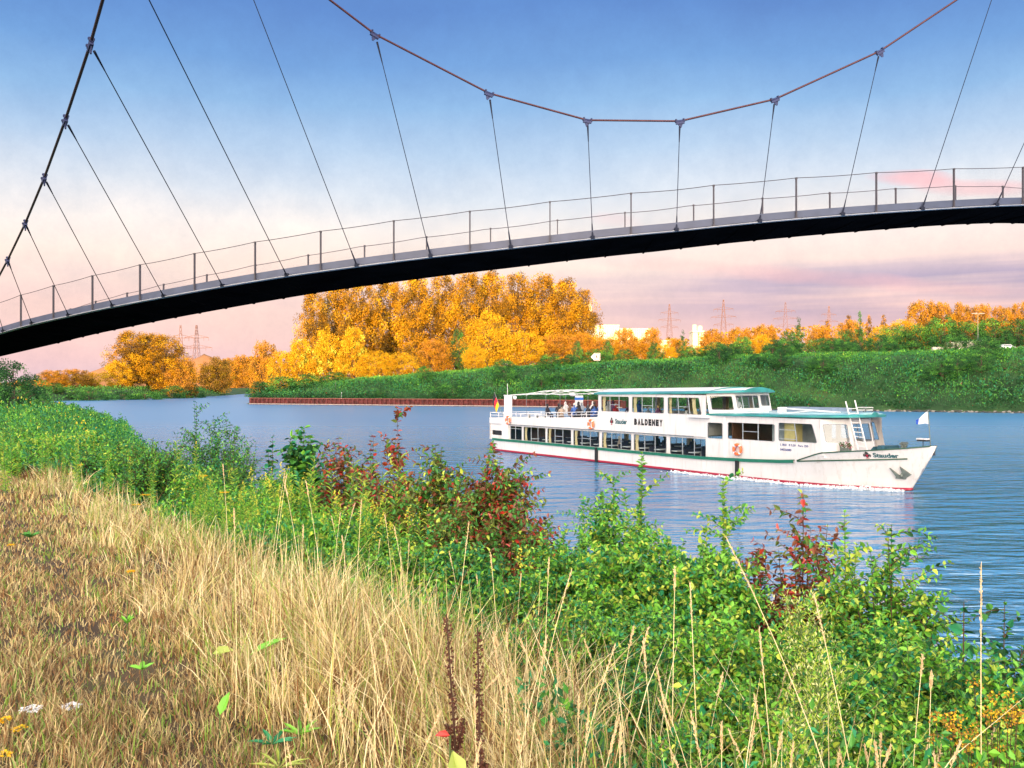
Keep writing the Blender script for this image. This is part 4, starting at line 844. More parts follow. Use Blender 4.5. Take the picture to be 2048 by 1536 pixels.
# ------------------------------------------------------------------ far bank: quay wall, signs, buildings, pylons
M_pile = mat('rusty_sheet_pile', (.10, .020, .018), .8, .2, .45, 1.2, .4, 3)
def quay():
    t = tag(empty('quay_wall', (-70, 262, 0)), 'rust-red sheet pile wall along the foot of the far green bank', 'wall'); o = Vector((-70, 262, 0))
    pts = []; poly = [(-73.5, 258.8), (-1.5, 227.8), (26.3, 212.0)]; out = []
    for (ax, ay), (bx, by) in zip(poly[:-1], poly[1:]):
        L = math.hypot(bx - ax, by - ay); d = Vector((bx - ax, by - ay)) / L; n = Vector((d.y, -d.x)); k = 0; u = 0.0
        while u < L:
            for du, dn in ((0, 0), (.35, 0), (.5, .38), (.9, .38), (1.05, 0)):
                p = Vector((ax, ay)) + d * (u + du) + n * dn; out.append((p.x - o.x, p.y - o.y))
            u += 1.4
    mb = MB(); mb.strip([[(x, y, -.5), (x, y, 1.72)] for x, y in out]); mb.build('sheet_piles', M_pile, t)
    mb = MB(); mb.strip([[(x - .1, y - .3, 1.72), (x - .1, y - .3, 1.86), (x + .2, y + .5, 1.86), (x + .2, y + .5, 1.72)] for x, y in out[::5]], 0, True); mb.build('capping_beam', mat('capping_rust', (.24, .07, .05), .8), t); mb = MB(); mb.strip([[(x, y, 1.70), (x + 2.2, y + 5, 1.72)] for x, y in out[::5]]); mb.build('quay_edge', mat('quay_gravel', (.16, .13, .08), .9), t)
    mb = MB(); mb.strip([[(x, y - .45, .10), (x, y - .45, .30), (x, y - .2, .30), (x, y - .2, .10)] for x, y in out[::5]], 0, True); mb.build('waling_beam', mat('waling_pale', (.32, .27, .24), .8), t)
quay()
def sign():
    p = at(1193, 722, 246); g = gz(p.x, p.y); t = tag(empty('waterway_sign', (p.x, p.y, g)), 'white arrow-shaped waterway sign with a red-framed black letter on the bank top', 'sign'); h = p.z - g
    mb = MB(); mb.tube([(.4, .1, 0), (.4, .1, h + .4)], .06, 6); mb.build('post', M_galv, t)
    fn = plane((0, 0, h + 1.1), (1, 0, 0), (0, 0, 1)); mb = MB(); mb.prism([(-1.5, 0), (-.55, -1.0), (.95, -1.0), (.95, 1.0), (-.55, 1.0)], fn, -.03, .03); mb.build('board', mat('sign_white', (.85, .85, .86), .5), t)
    mb = MB()
    for q in ((-.55, .85, .72, .92), (-.55, .85, -.92, -.72), (-.55, -.35, -.72, .72), (.65, .85, -.72, .72)): mb.prism(rect(*q), fn, .035, .05)
    mb.build('red_frame', mat('sign_red', (.75, .04, .04), .5), t); write('R', -.12, -.45, .55, .95, M_ink, lambda u, v, d=0: fn(u, v, .04 + d), t, 'letter', bold=.06)
sign()
M_fac = mat('factory_white_cladding', (.60, .58, .50), .6); M_fwin = mat('factory_window', (.25, .18, .10), .4)
def box_building(name, label, x0, x1, yt, yb, D, dep, stripes=0, wins=0, extra=None, m=None):
    a = at(x0, yt, D); b = at(x1, yb, D); w_ = b.x - a.x; zb = max(gz(a.x, a.y), 0) - 1; h = a.z - zb; t = tag(empty(name, (a.x, a.y, zb)), label, 'building'); mb = MB(); mb.box(0, w_, 0, dep, 0, h); mb.build('wall', m or M_fac, t)
    mb = MB(); mb.box(-.3, w_ + .3, -.3, dep + .3, h + .003, h + .6); mb.build('roof', m or M_fac, t)
    for k in range(stripes): mb = MB(); x = w_ * (k + .5) / stripes; mb.box(x - .35, x + .35, -.5, -.003, 0, h - .1); mb.build('pilaster', m or M_fac, t)
    for k in range(wins): mb = MB(); x = w_ * (k + .7) / wins; mb.box(x, x + 1.6, -.06, -.003, h * .80 - 2.8, h * .80); mb.build('window', M_fwin, t)
    if extra: extra(t, w_, h)
    return t
def fex(t, w_, h):
    mb = MB(); mb.box(w_ * .30, w_ * .38, 6, 10, h, h + 3); mb.tube([(w_ * .34, 8, h + 3), (w_ * .34, 8, h + 14)], 1.1, 10); mb.tube([(w_ * .34, 8, h + 9), (w_ * .34, 8, h + 12)], 1.9, 10); mb.build('chimney', M_fac, t)
box_building('factory_hall', 'long white factory hall with ribbed facade and round chimney behind the golden trees', 1150, 1238, 652, 700, 520, 40, 22, 8, fex)
box_building('factory_hall', 'lower white hall adjoining the chimney hall on its right', 1240, 1300, 659, 700, 535, 40, 14, 5)
box_building('warehouse', 'small bright white building low among the bushes between two dark trees', 1318, 1342, 683, 706, 430, 14, 0, 1)
def sil(t, w_, h):
    mb = MB(); mb.tube([(w_ * .25, 3, h), (w_ * .25, 3, h + 3.5)], w_ * .2, 12); mb.tube([(w_ * .75, 3, h), (w_ * .75, 3, h + 3.0)], w_ * .22, 12); mb.build('silo_top', M_fac, t); mb = MB(); mb.box(w_ * .44, w_ * .54, -.1, 0, 0, h); mb.build('window', M_fwin, t)
box_building('silo_building', 'pale twin silo building standing alone right of the golden poplars', 1386, 1408, 664, 692, 430, 9, 0, 0, sil)
M_conc = mat('pale_concrete', (.50, .44, .38), .8, var=.2, vscale=.6)
def lowwall():
    a = at(1858, 700, 226); b = at(1950, 698, 228); z = gz(a.x, a.y) + .2; t = tag(empty('concrete_wall', (a.x, a.y, z)), 'low pale concrete wall with brown posts on the green mound', 'wall'); w_ = b.x - a.x
    fn = plane((0, -2, 0), (1, .02, 0), (0, 0, 1)); mb = MB(); mb.prism([(0, 0), (w_, 0), (w_, 3.6), (w_ * .28, 2.9), (w_ * .26, 2.3), (0, 2.0)], fn, -.6, 0); mb.build('wall', M_conc, t)
    mb = MB(); mb.prism([(w_ * .28, 2.903), (w_, 3.603), (w_, 3.8), (w_ * .28, 3.1)], fn, -.7, .1); mb.build('coping', M_fac, t)
    for f in (.24, .34): mb = MB(); mb.prism(rect(w_ * f - .2, w_ * f + .2, 0, 3.9), fn, .003, .3); mb.build('post', mat('timber_post', (.14, .08, .04), .8), t)
lowwall()
def car(px, py, D, col, label, rz=0.0):
    p = at(px, py, D); t = tag(empty('parked_car', (p.x, p.y, p.z), rz), label, 'car'); m = mat('car_paint', col, .3); prof = [(-2.1, .3), (2.1, .3), (2.15, .75), (1.2, .92), (.6, 1.42), (-1.0, 1.45), (-1.75, .98), (-2.1, .85)]
    fn = plane((0, -.8, 0), (1, 0, 0), (0, 0, 1)); mb = MB(); mb.prism(prof, fn, -1.6, 0); mb.build('body', m, t); mb = MB(); mb.prism([(1.05, .95), (.55, 1.36), (-.95, 1.38), (-1.5, .98)], fn, .004, .02); mb.build('window', M_gasket, t)
    for x in (-1.3, 1.3):
        for y in (-.82, .78): mb = MB(); mb.tube([(x, y - .1, .32), (x, y + .1, .32)], .32, 12); mb.build('wheel', M_black, t)
p = at(2014, 694, 245); car(2014, 700, 240, (.8, .8, .82), 'white car parked on the mound at the far right edge')
def lamp():
    p = at(1956, 672, 245); z = gz(p.x, p.y); t = tag(empty('street_lamp', (p.x, p.y, z)), 'grey street lamp with two flat arms in front of the orange treetops', 'street lamp'); h = at(1956, 626, 245).z - z
    mb = MB(); mb.tube([(0, 0, 0), (0, 0, h)], [.14, .08], 8); mb.build('pole', M_galv, t)
    for s in (-1, 1): mb = MB(); mb.box(min(0, s * 1.0) - .0, max(0, s * 1.0), -.05, .05, h - .3, h - .2); mb.box(s * 1.0 - .7, s * 1.0 + .7, -.2, .2, h - .22, h - .02); mb.build('lamp_head', mat('lamp_head_grey', (.25, .22, .25), .5), t)
lamp()
def post(px, py, D, h, label, m, name='bollard', r=.12):
    p = at(px, py, D); mb = MB(); mb.tube([(0, 0, 0), (0, 0, h)], [r, r * .8], 8); mb.ball((0, 0, h), r * 1.15); tag(mb.build(name, m, None, False, (p.x, p.y, max(p.z, gz(p.x, p.y)))), label, name.replace('_', ' '))
post(683, 797, 255, 1.5, 'short white post on the edge of the rust-red quay wall', M_white2, 'quay_post')
post(671, 795, 268, 2.6, 'thin pale marker pole standing in grass behind the quay', M_galv, 'marker_pole', .05)
for px in (593, 600): post(px, 796, 262, 1.0, 'dark mooring bollard at the far left end of the quay wall' if px == 593 else 'dark mooring bollard just right of the first one on the quay end', M_black, 'mooring_bollard', .25)
t_ = at(753, 745, 285)
M_pyl = mat('pylon_steel_reddish', (.17, .10, .10), .7)
def pylon_mesh():
    mb = MB(); W = lambda z: 4.2 * (1 - z / 50) + .5
    lv = [0, 8, 15, 21, 27, 32, 37, 42, 47, 50]
    for a, b in zip(lv[:-1], lv[1:]):
        wa, wb = W(a), W(b)
        c = [(-1, -1), (1, -1), (1, 1), (-1, 1)]
        for i in range(4):
            p, q = c[i], c[(i + 1) % 4]; mb.tube([(p[0] * wa, p[1] * wa, a), (p[0] * wb, p[1] * wb, b)], .16, 4); mb.tube([(p[0] * wa, p[1] * wa, a), (q[0] * wb, q[1] * wb, b)], .09, 4); mb.tube([(q[0] * wa, q[1] * wa, a), (p[0] * wb, p[1] * wb, b)], .09, 4)
    arms = MB()
    for z, l in ((27, 11), (34, 14), (41, 11)):
        for s in (-1, 1):
            w_ = W(z); arms.tube([(s * w_, 0, z), (s * l, 0, z + .4)], .16, 4); arms.tube([(s * w_, 0, z + 2.2), (s * l, 0, z + .4)], .12, 4)
            for f in (.35, .65): arms.tube([(s * (w_ + (l - w_) * f), 0, z + .2), (s * (w_ + (l - w_) * f * .8), 0, z + 2.2 * (1 - f))], .08, 4)
            for x in (l, l * .6): arms.tube([(s * x, 0, z + .3), (s * x, 0, z - 1.9)], .12, 4)
    return mb.mesh('lattice_mast', [M_pyl]), arms.mesh('cross_arm', [M_pyl])
PY1, PY2 = pylon_mesh()
for px, yt, yb, D, lb in ((1339, 608, 690, 950, 'lattice power pylon rising behind the white halls'), (1447, 599, 690, 900, 'darkest lattice power pylon standing in the middle of the pink sky'), (1571, 604, 690, 1200, 'thin lattice power pylon behind the spiky dark tree'), (1658, 612, 690, 1500, 'faint narrow lattice pylon behind the slim poplars'),
                          (393, 650, 775, 800, 'lattice power pylon right behind the tall golden tree cluster'), (361, 650, 775, 1000, 'fainter lattice pylon half hidden by the golden tree cluster')):
    a = at(px, yt, D); b = at(px, yb + 20, D); t = tag(empty('electricity_pylon', (b.x, b.y, b.z), random.Random(px).uniform(-.5, .5)), lb, 'pylon', 'power pylons on the horizon'); s = (a.z - b.z) / 50; t.scale = (s * .8, s * .8, s)
    link('lattice_mast', PY1, t); link('cross_arms', PY2, t)
# spoil heaps beyond the left bank
def heap(px, py, D, rx, h, label, col, z0=2.0):
    p = at(px, py, D); n = 40; V = []; rg = np.random.RandomState(int(px))
    for i in range(n + 1):
        for j in range(n + 1):
            u = (i / n - .5) * 2; v = (j / n - .5) * 2; r = math.hypot(u, v); zz_ = max(0, 1 - r) ** .9 * h + .25 * h * .12 * snoise(u * 9, v * 9) * (r < 1); V.append((p.x + u * rx, p.y + v * rx * .6, z0 + zz_ - .5))
    i = (np.arange(n)[:, None] * (n + 1) + np.arange(n)[None, :]).ravel(); me = mesh_np('hill', V, np.stack([i, i + n + 1, i + n + 2, i + 1], 1), np.full(len(i), 4), [mat('spoil_sand', (.19, .10, .05), .95, var=.25, vscale=.08)], smooth=True)
    tag(link('hill', me), kind='structure')
heap(228, 760, 470, 34, 15.5, '', (.55, .36, .24)); heap(408, 740, 760, 55, 30, '', (.55, .36, .24))

# ------------------------------------------------------------------ trees
L_gold = leafmat('leaf_olive_gold', (.40, .235, .010), .2, .6, .35, .015); L_gold2 = leafmat('leaf_yellow_green', (.52, .36, .015), .2, .6, .3, .015); L_gold3 = leafmat('leaf_deep_olive', (.13, .08, .01), .25, .6, .3, .03)
L_or = leafmat('leaf_russet_gold', (.40, .21, .03), .25, .6, .3, .03); L_dk = leafmat('leaf_dark_green', (.02, .09, .028), .22, .5, .3, .03); L_md = leafmat('leaf_mid_green', (.07, .26, .045), .22, .5, .3, .03)
L_br = leafmat('leaf_bright_green', (.18, .48, .05), .22, .5, .3, .03); L_yl = leafmat('leaf_yellowish_green', (.45, .58, .08), .22, .5, .25, .03); L_bl = leafmat('leaf_blue_green', (.03, .24, .10), .22, .45, .3, .03)
L_rd = leafmat('leaf_dark_red', (.27, .05, .022), .22, .4, .4, .07); L_rd2 = leafmat('leaf_scarlet', (.62, .05, .03), .4, .4, .3, .06); L_rb = leafmat('leaf_red_brown', (.22, .07, .03), .22, .5, .3, .05); L_ol = leafmat('leaf_olive_green', (.12, .17, .03), .22, .5, .3, .03)
L_yf = leafmat('yellow_flower', (.85, .55, .03), .3, .6, .2, .02); L_wf = leafmat('white_flower', (.85, .85, .85), .3, .6, .05, .02)
M_bark = mat('bark_grey_brown', (.13, .09, .06), .9, var=.3, vscale=2); M_stem = mat('green_stem', (.10, .16, .04), .8); M_twig = mat('brown_twig', (.07, .035, .02), .8)
def crown_mesh(name, rg, H, prof, z0, nclump, per, ls, mats, wts, clr=.09, squash=.8, surf=.55, bump=.25):
    """prof(t) -> crown radius at relative height t in 0..1 between z0 and H"""
    C = []; ph = rg.uniform(0, 6, 4)
    while len(C) < nclump:
        t = rg.rand(); rr = prof(t); a = rg.uniform(0, 2 * math.pi)
        if rg.rand() > rr / max(.01, prof_max(prof)): continue
        q = rr * (1 + bump * (math.sin(3 * a + ph[0] + 5 * t) * .6 + math.sin(5 * a + ph[1] - 9 * t) * .4)); f = (surf + (1 - surf) * rg.rand() ** .5) if rg.rand() < .8 else rg.rand()
        C.append((q * f * math.cos(a), q * f * math.sin(a), z0 + t * (H - z0)))
    C = np.array(C); cr = clr * H * rg.uniform(.6, 1.3, nclump)
    idx = np.repeat(np.arange(nclump), per); n = len(idx); off = rg.normal(0, 1, (n, 3)); off = norm(off) * (rg.rand(n, 1) ** .4) * cr[idx][:, None]; off[:, 2] *= squash
    P = C[idx] + off; P[:, 2] = np.clip(P[:, 2], z0 * .5, None); D = norm(off) * .6 + rg.normal(0, .8, (n, 3)); tone = rg.choice(len(mats), nclump, p=wts)[idx]; mix_ = rg.rand(n) < .10; tone = np.where(mix_, rg.choice(len(mats), n, p=wts), tone)
    return leaves_mesh(name, P, D, rg.normal(0, 1, (n, 3)), ls * rg.uniform(.7, 1.5, n), ls * rg.uniform(.5, .9, n), tone, mats), C
def prof_max(p): return max(p(k / 20) for k in range(21))
def tree_proto(kind, seed):
    rg = np.random.RandomState(seed)
    if kind == 'poplar': H, z0 = 30, 3; prof = lambda t: 1.2 + 6.0 * math.sin(math.pi * min(1, t ** .75)) ** .8; a = (H, prof, z0, 270, 80, .40, [L_gold, L_gold3, L_gold2], [.50, .40, .10]); kw = dict(clr=.050, squash=1.15, surf=.3, bump=.4)
    elif kind == 'round': H, z0 = 12, 1.0; prof = lambda t: 4.8 * math.sqrt(max(0, 1 - (t * 1.9 - .85) ** 2)) + .3; a = (H, prof, z0, 170, 52, .30, [L_gold2, L_gold, L_gold3], [.6, .3, .1]); kw = dict(clr=.095)
    elif kind == 'russet': H, z0 = 11, .3; prof = lambda t: 4.4 * math.sqrt(max(0, 1 - (t * 1.8 - .8) ** 2)) + .3; a = (H, prof, z0, 210, 56, .32, [L_or, L_gold, L_gold3], [.45, .35, .2]); kw = dict(clr=.10)
    elif kind == 'willow': H, z0 = 11, .3; prof = lambda t: 5.6 * (1 - t) ** .65 + .4; a = (H, prof, z0, 190, 52, .32, [L_gold2, L_gold, L_yl], [.6, .25, .15]); kw = dict(clr=.09)
    elif kind == 'slim': H, z0 = 14, 1; prof = lambda t: .5 + 1.6 * math.sin(math.pi * t ** .8); a = (H, prof, z0, 70, 40, .32, [L_or, L_gold3], [.6, .4]); kw = dict(clr=.05, surf=.3)
    elif kind == 'dark': H, z0 = 9, .3; prof = lambda t: 3.6 * math.sqrt(max(0, 1 - (t * 1.7 - .7) ** 2)) + .3; a = (H, prof, z0, 120, 50, .28, [L_dk, L_md], [.7, .3]); kw = dict(clr=.10)
    elif kind == 'spiky': H, z0 = 12, 1.5; prof = lambda t: 2.9 * (1 - t) ** 1.1 * (1 + .5 * math.sin(t * 26)) + .25; a = (H, prof, z0, 90, 34, .28, [L_dk, L_md], [.8, .2]); kw = dict(clr=.06)
    elif kind == 'green': H, z0 = 8, .2; prof = lambda t: 3.8 * math.sqrt(max(0, 1 - (t * 1.6 - .6) ** 2)) + .3; a = (H, prof, z0, 130, 46, .26, [L_md, L_br, L_dk], [.45, .08, .47]); kw = dict(clr=.11)
    cm, C = crown_mesh('crown', rg, *a, **kw); mb = MB(); H, z0 = a[0], a[2]; lean = rg.uniform(-.02, .02, 2)
    multi = kind in ('willow', 'round', 'russet', 'green', 'dark'); base_r = H * .016
    for s in range(3 if multi else 1):
        q = rg.uniform(-.3, .3, 2) * multi; top = (lean[0] * H + q[0] * H * .3, lean[1] * H + q[1] * H * .3, H * .82); mb.tube([(q[0], q[1], -.3), (q[0] * 1.5 + lean[0] * H * .4, q[1] * 1.5, H * .4), top], [base_r * 1.3, base_r * .8, base_r * .2], 7)
    for k in rg.choice(len(C), min(len(C), 26), replace=False):
        c = C[k]; zb = max(z0 * .8, c[2] - .22 * H - .3 * math.hypot(c[0], c[1])); zb = min(zb, c[2]); mb.tube([(lean[0] * zb, lean[1] * zb, zb), (c[0] * .5, c[1] * .5, (zb + c[2]) / 2 + .02 * H), tuple(c)], [base_r * .55, base_r * .3, base_r * .08], 4, 0, False)
    return cm, mb.mesh('trunk', [M_bark]), H, prof_max(a[1])
PR = {}
def plant_tree(kind, px, ytop, ybase, D, wpx, label, group=None, name=None, cat='tree', var=0, sink=0):
    if (kind, var) not in PR: PR[(kind, var)] = tree_proto(kind, 100 + var * 7 + sum(map(ord, kind)))
    cm, tm, H, Rm = PR[(kind, var)]; x = (px - 1024) / F * D; g = gz(x, D); zt = at(px, ytop, D).z; zb = min(g, at(px, ybase, D).z + 2) - .2 if ybase else g - .2
    t = tag(empty(name or 'tree', (x, D, zb), random.Random(px * 3 + var).uniform(0, 6.28)), label, cat, group); hs = (zt - zb) / H * .985; ws = wpx / 2 / F * D / Rm * .93; t.scale = (ws, ws, hs)
    link('trunk', tm, t); link('crown', cm, t); return t
TG = 'golden poplars behind the far bank'
ord_ = ['first', 'second', 'third', 'fourth', 'fifth', 'sixth', 'seventh', 'eighth', 'ninth', 'tenth', 'eleventh', 'twelfth', 'thirteenth', 'fourteenth', 'fifteenth', 'sixteenth', 'seventeenth', 'eighteenth', 'nineteenth', 'twentieth', 'twenty-first', 'twenty-second', 'twenty-third', 'twenty-fourth']
for i, (px, yt, wp, D) in enumerate([(628, 575, 90, 335), (672, 562, 110, 350), (722, 556, 120, 340), (778, 552, 120, 355), (832, 548, 120, 340), (884, 545, 120, 350), (935, 541, 120, 338), (985, 540, 115, 352), (1035, 542, 120, 340), (1085, 545, 120, 348), (1130, 556, 115, 338), (1165, 574, 90, 344)]):
    plant_tree('poplar', px, yt, 730, D, wp * .88, f'tall golden poplar, {ord_[i]} from the left in the big far row', TG, 'poplar_tree', var=i % 3)
k = 0
for kind, px, yt, wp, D, lb in [
    ('russet', 530, 682, 62, 318, 'orange-gold tree at the left tip of the far bank'), ('round', 562, 700, 60, 300, 'golden bush between the left tip tree and the broad willow'),
    ('willow', 600, 676, 90, 300, 'golden sloping willow at the left end of the big tree group'), ('willow', 655, 655, 100, 296, 'broad bright yellow willow below the leftmost poplars'), ('willow', 706, 652, 90, 292, 'bright yellow willow leaning towards the quay, right of the broad one'),
    ('round', 752, 700, 80, 286, 'low yellow bush above the middle of the quay wall'), ('round', 800, 704, 80, 284, 'low yellow bush right of the low one above the quay wall'), ('russet', 868, 678, 70, 292, 'orange young tree left of the dark round one'),
    ('dark', 916, 662, 42, 300, 'dark green round tree gap between golden crowns'), ('round', 975, 624, 98, 278, 'big round yellow tree standing out in front of the poplars'), ('round', 950, 692, 50, 270, 'small yellow bush at the foot of the big round tree'),
    ('round', 1052, 660, 90, 280, 'yellow-green round tree right of the big round one'), ('russet', 1112, 668, 74, 290, 'orange-gold tree below the right end of the poplars'), ('russet', 1160, 664, 66, 300, 'orange tree at the right foot of the poplar row'), ('dark', 1154, 684, 26, 266, 'small dark bush left of the waterway sign'),
    ('russet', 1222, 676, 60, 300, 'orange bush covering the foot of the chimney hall'), ('russet', 1276, 674, 60, 300, 'orange bush covering the foot of the lower white hall'), ('round', 1328, 688, 50, 290, 'yellow bush covering the foot of the small white building'), ('round', 1188, 668, 50, 310, 'golden bush left before the chimney hall'), ('dark', 1214, 682, 30, 275, 'small dark tree just right of the waterway sign'), ('russet', 1196, 676, 56, 300, 'orange bushy tree behind the waterway sign'), ('russet', 1250, 656, 54, 310, 'orange tree with dark flank in front of the white halls'), ('russet', 1304, 655, 44, 300, 'tall dark-orange tree at the right end of the white halls'), ('dark', 1310, 686, 34, 280, 'dark bush under the dark-orange tree by the halls'),
    ('spiky', 1366, 656, 36, 300, 'dark narrow tree between the small white building and the silos'), ('russet', 1350, 676, 50, 330, 'orange bush left of the twin silos'), ('round', 1385, 690, 60, 300, 'yellow bush below the twin silos'), ('round', 1440, 684, 60, 290, 'yellow round bush right of the twin silos'),
    ('russet', 1425, 658, 60, 340, 'orange tree touching the right side of the silos'), ('green', 1484, 672, 46, 275, 'dark green bush on the skyline below the darkest pylon'), ('russet', 1480, 654, 60, 350, 'orange tree on the skyline right of the darkest pylon'), ('russet', 1530, 648, 56, 350, 'orange tree on the skyline left of the spiky dark tree'),
    ('round', 1520, 668, 60, 300, 'golden round bush left of the spiky dark tree'), ('spiky', 1596, 628, 48, 290, 'spiky dark green tree standing out on the skyline'), ('dark', 1578, 664, 50, 290, 'dark bush left of the foot of the spiky tree'), ('russet', 1642, 652, 60, 310, 'orange tree right of the spiky dark tree'),
    ('slim', 1655, 638, 18, 350, 'slim russet poplar just right of the spiky tree'), ('slim', 1697, 628, 20, 345, 'slim russet poplar left of the second spiky tree'), ('russet', 1700, 640, 56, 335, 'broad russet tree behind the second spiky tree'), ('spiky', 1719, 624, 44, 280, 'second spiky dark green tree with light top'), ('dark', 1690, 662, 54, 280, 'dark blue-green bush left below the second spiky tree'),
    ('slim', 1738, 628, 16, 350, 'slim russet poplar right of the second spiky tree'), ('slim', 1767, 627, 14, 360, 'slim russet poplar standing alone in the gap'), ('round', 1765, 652, 70, 300, 'pale golden bush below the lone slim poplar'), ('round', 1808, 636, 70, 290, 'yellow tree left of the large orange clump'),
    ('russet', 1846, 600, 72, 300, 'large orange tree with spiky top rising highest on the right'), ('russet', 1880, 604, 60, 296, 'orange tree right of the highest one'), ('russet', 1921, 606, 56, 290, 'orange and dark tree left of the street lamp'), ('russet', 1962, 608, 56, 288, 'orange tree right behind the street lamp'),
    ('russet', 2004, 612, 54, 286, 'dark orange tree between lamp and right edge'), ('russet', 2044, 604, 54, 284, 'orange tree cut by the right edge of the view'), ('green', 1790, 650, 70, 262, 'green shaded bush below the yellow tree'), ('green', 1835, 648, 80, 258, 'green shaded tree under the large orange clump'), ('green', 1885, 632, 84, 256, 'green shaded tree left of the lamp pole'),
    ('green', 1935, 642, 80, 254, 'green shaded tree behind the lamp pole'), ('green', 1988, 636, 84, 252, 'green shaded tree above the white car'), ('dark', 2036, 640, 70, 250, 'dark tree above the car at the right edge'), ('dark', 2012, 664, 36, 246, 'small dark bush next to the white car'), ('green', 1480, 684, 60, 250, 'low green bush on the bank top below the pylon'), ('green', 1415, 696, 60, 244, 'low green bush on the bank top below the silos'), ('green', 1760, 668, 70, 250, 'low green bush left of the concrete wall'), ('green', 1640, 676, 60, 250, 'low green bush on the bank top below the slim poplar'),
    # left side
    ('poplar', 262, 660, 100, 410, 'left half of the tall golden tree cluster beyond the water'), ('poplar', 330, 668, 108, 405, 'right half of the tall golden tree cluster beyond the water'), ('poplar', 296, 664, 90, 420, 'middle tree of the tall golden cluster beyond the water'), ('round', 238, 720, 60, 400, 'golden bush at the left foot of the tall cluster'), ('russet', 365, 716, 60, 400, 'orange bush at the right foot of the tall cluster'),
    ('russet', 105, 740, 60, 360, 'orange tree at the left end of the far left shore'), ('russet', 150, 738, 70, 380, 'orange tree right of the leftmost one on the far shore'), ('round', 184, 744, 46, 390, 'golden round bush beside the pale spoil heap'), ('russet', 433, 714, 66, 500, 'orange tree alone between the cluster and the channel end'), ('russet', 490, 710, 70, 680, 'orange tree at the far end of the channel'),
    ('russet', 462, 716, 60, 720, 'far orange tree behind the lone one'), ('russet', 518, 712, 60, 660, 'far orange tree touching the left tip of the bank'), ('dark', 108, 766, 50, 330, 'dark green bush on the far left shore near our trees'), ('dark', 345, 772, 60, 385, 'dark green bush on the shore right of the golden cluster'), ('dark', 385, 774, 50, 400, 'dark green bush at the end of the far left shore'), ('green', 180, 776, 90, 330, 'low green bank bush below the pale heap'), ('green', 290, 782, 70, 350, 'low olive bush in front of the golden cluster'), ('dark', 246, 784, 60, 345, 'low dark bush left of the olive one on the shore'),
    ('dark', 24, 724, 110, 104, 'dark green shaded tree at the left edge of our bank'), ('dark', -30, 700, 90, 100, 'dark tree mostly beyond the left edge'), ('dark', 66, 750, 64, 110, 'dark green shaded bush right of the edge tree'), ('green', 88, 790, 40, 100, 'low green bush at the water edge by the dark trees'),
    ('green', 560, 752, 90, 276, 'dark green bush at the left tip of the quay'), ('dark', 520, 764, 50, 272, 'dark bush hanging over the water at the bank tip'), ('dark', 610, 748, 70, 280, 'shaded dark bush below the willows'), ('dark', 668, 744, 60, 280, 'shaded bush under the broad yellow willow'), ('green', 850, 732, 40, 262, 'dark green bush on the slope left of the middle'), ('green', 905, 764, 70, 245, 'bright green bush overhanging the quay wall'), ('green', 1128, 742, 60, 240, 'dark green bush on the slope above the boat stern')]:
    vr = px % 2; nm = {'dark': 'bush', 'green': 'bush'}.get(kind, 'tree')
    plant_tree(kind, px, yt, None, D, wp, lb, 'trees and bushes across the water', nm, var=vr, cat='tree' if nm == 'tree' else 'bush')
FB = []; rg_ = np.random.RandomState(66)
for i in range(80):
    px = rg_.uniform(640, 2040); D = rg_.uniform(190, 262); x_ = (px - 1024) / F * D; e_ = float(seg_dist(np.array([x_]), np.array([D]), FAR)[0])
    if e_ < 1.5 or (1800 < px < 2000 and D > 214): continue
    g_ = gz(x_, D); hh_ = rg_.uniform(2.2, 4.8); bush_ = plant_tree(['dark', 'green', 'green'][i % 3], px, HY - (g_ + hh_ - EYE) / D * F, None, D, hh_ * rg_.uniform(1.2, 2.0) / D * F, '', 'bushes on the far slope', 'bush', 'bush', i % 2); FB.append((px, bush_, ['dark', 'mid-green', 'mid-green'][i % 3], hh_))
def nth(n): return f"{n}{'th' if 10 < n % 100 < 14 else {1: 'st', 2: 'nd', 3: 'rd'}.get(n % 10, 'th')}"
for k_, (a_, o_, t_, s_) in enumerate(sorted(FB, key=lambda q: q[0])): o_['label'] = f"{'tall' if s_ > 3.8 else 'low' if s_ < 2.9 else 'round'} {t_} bush on the far slope, {nth(k_ + 1)} counted from the left"
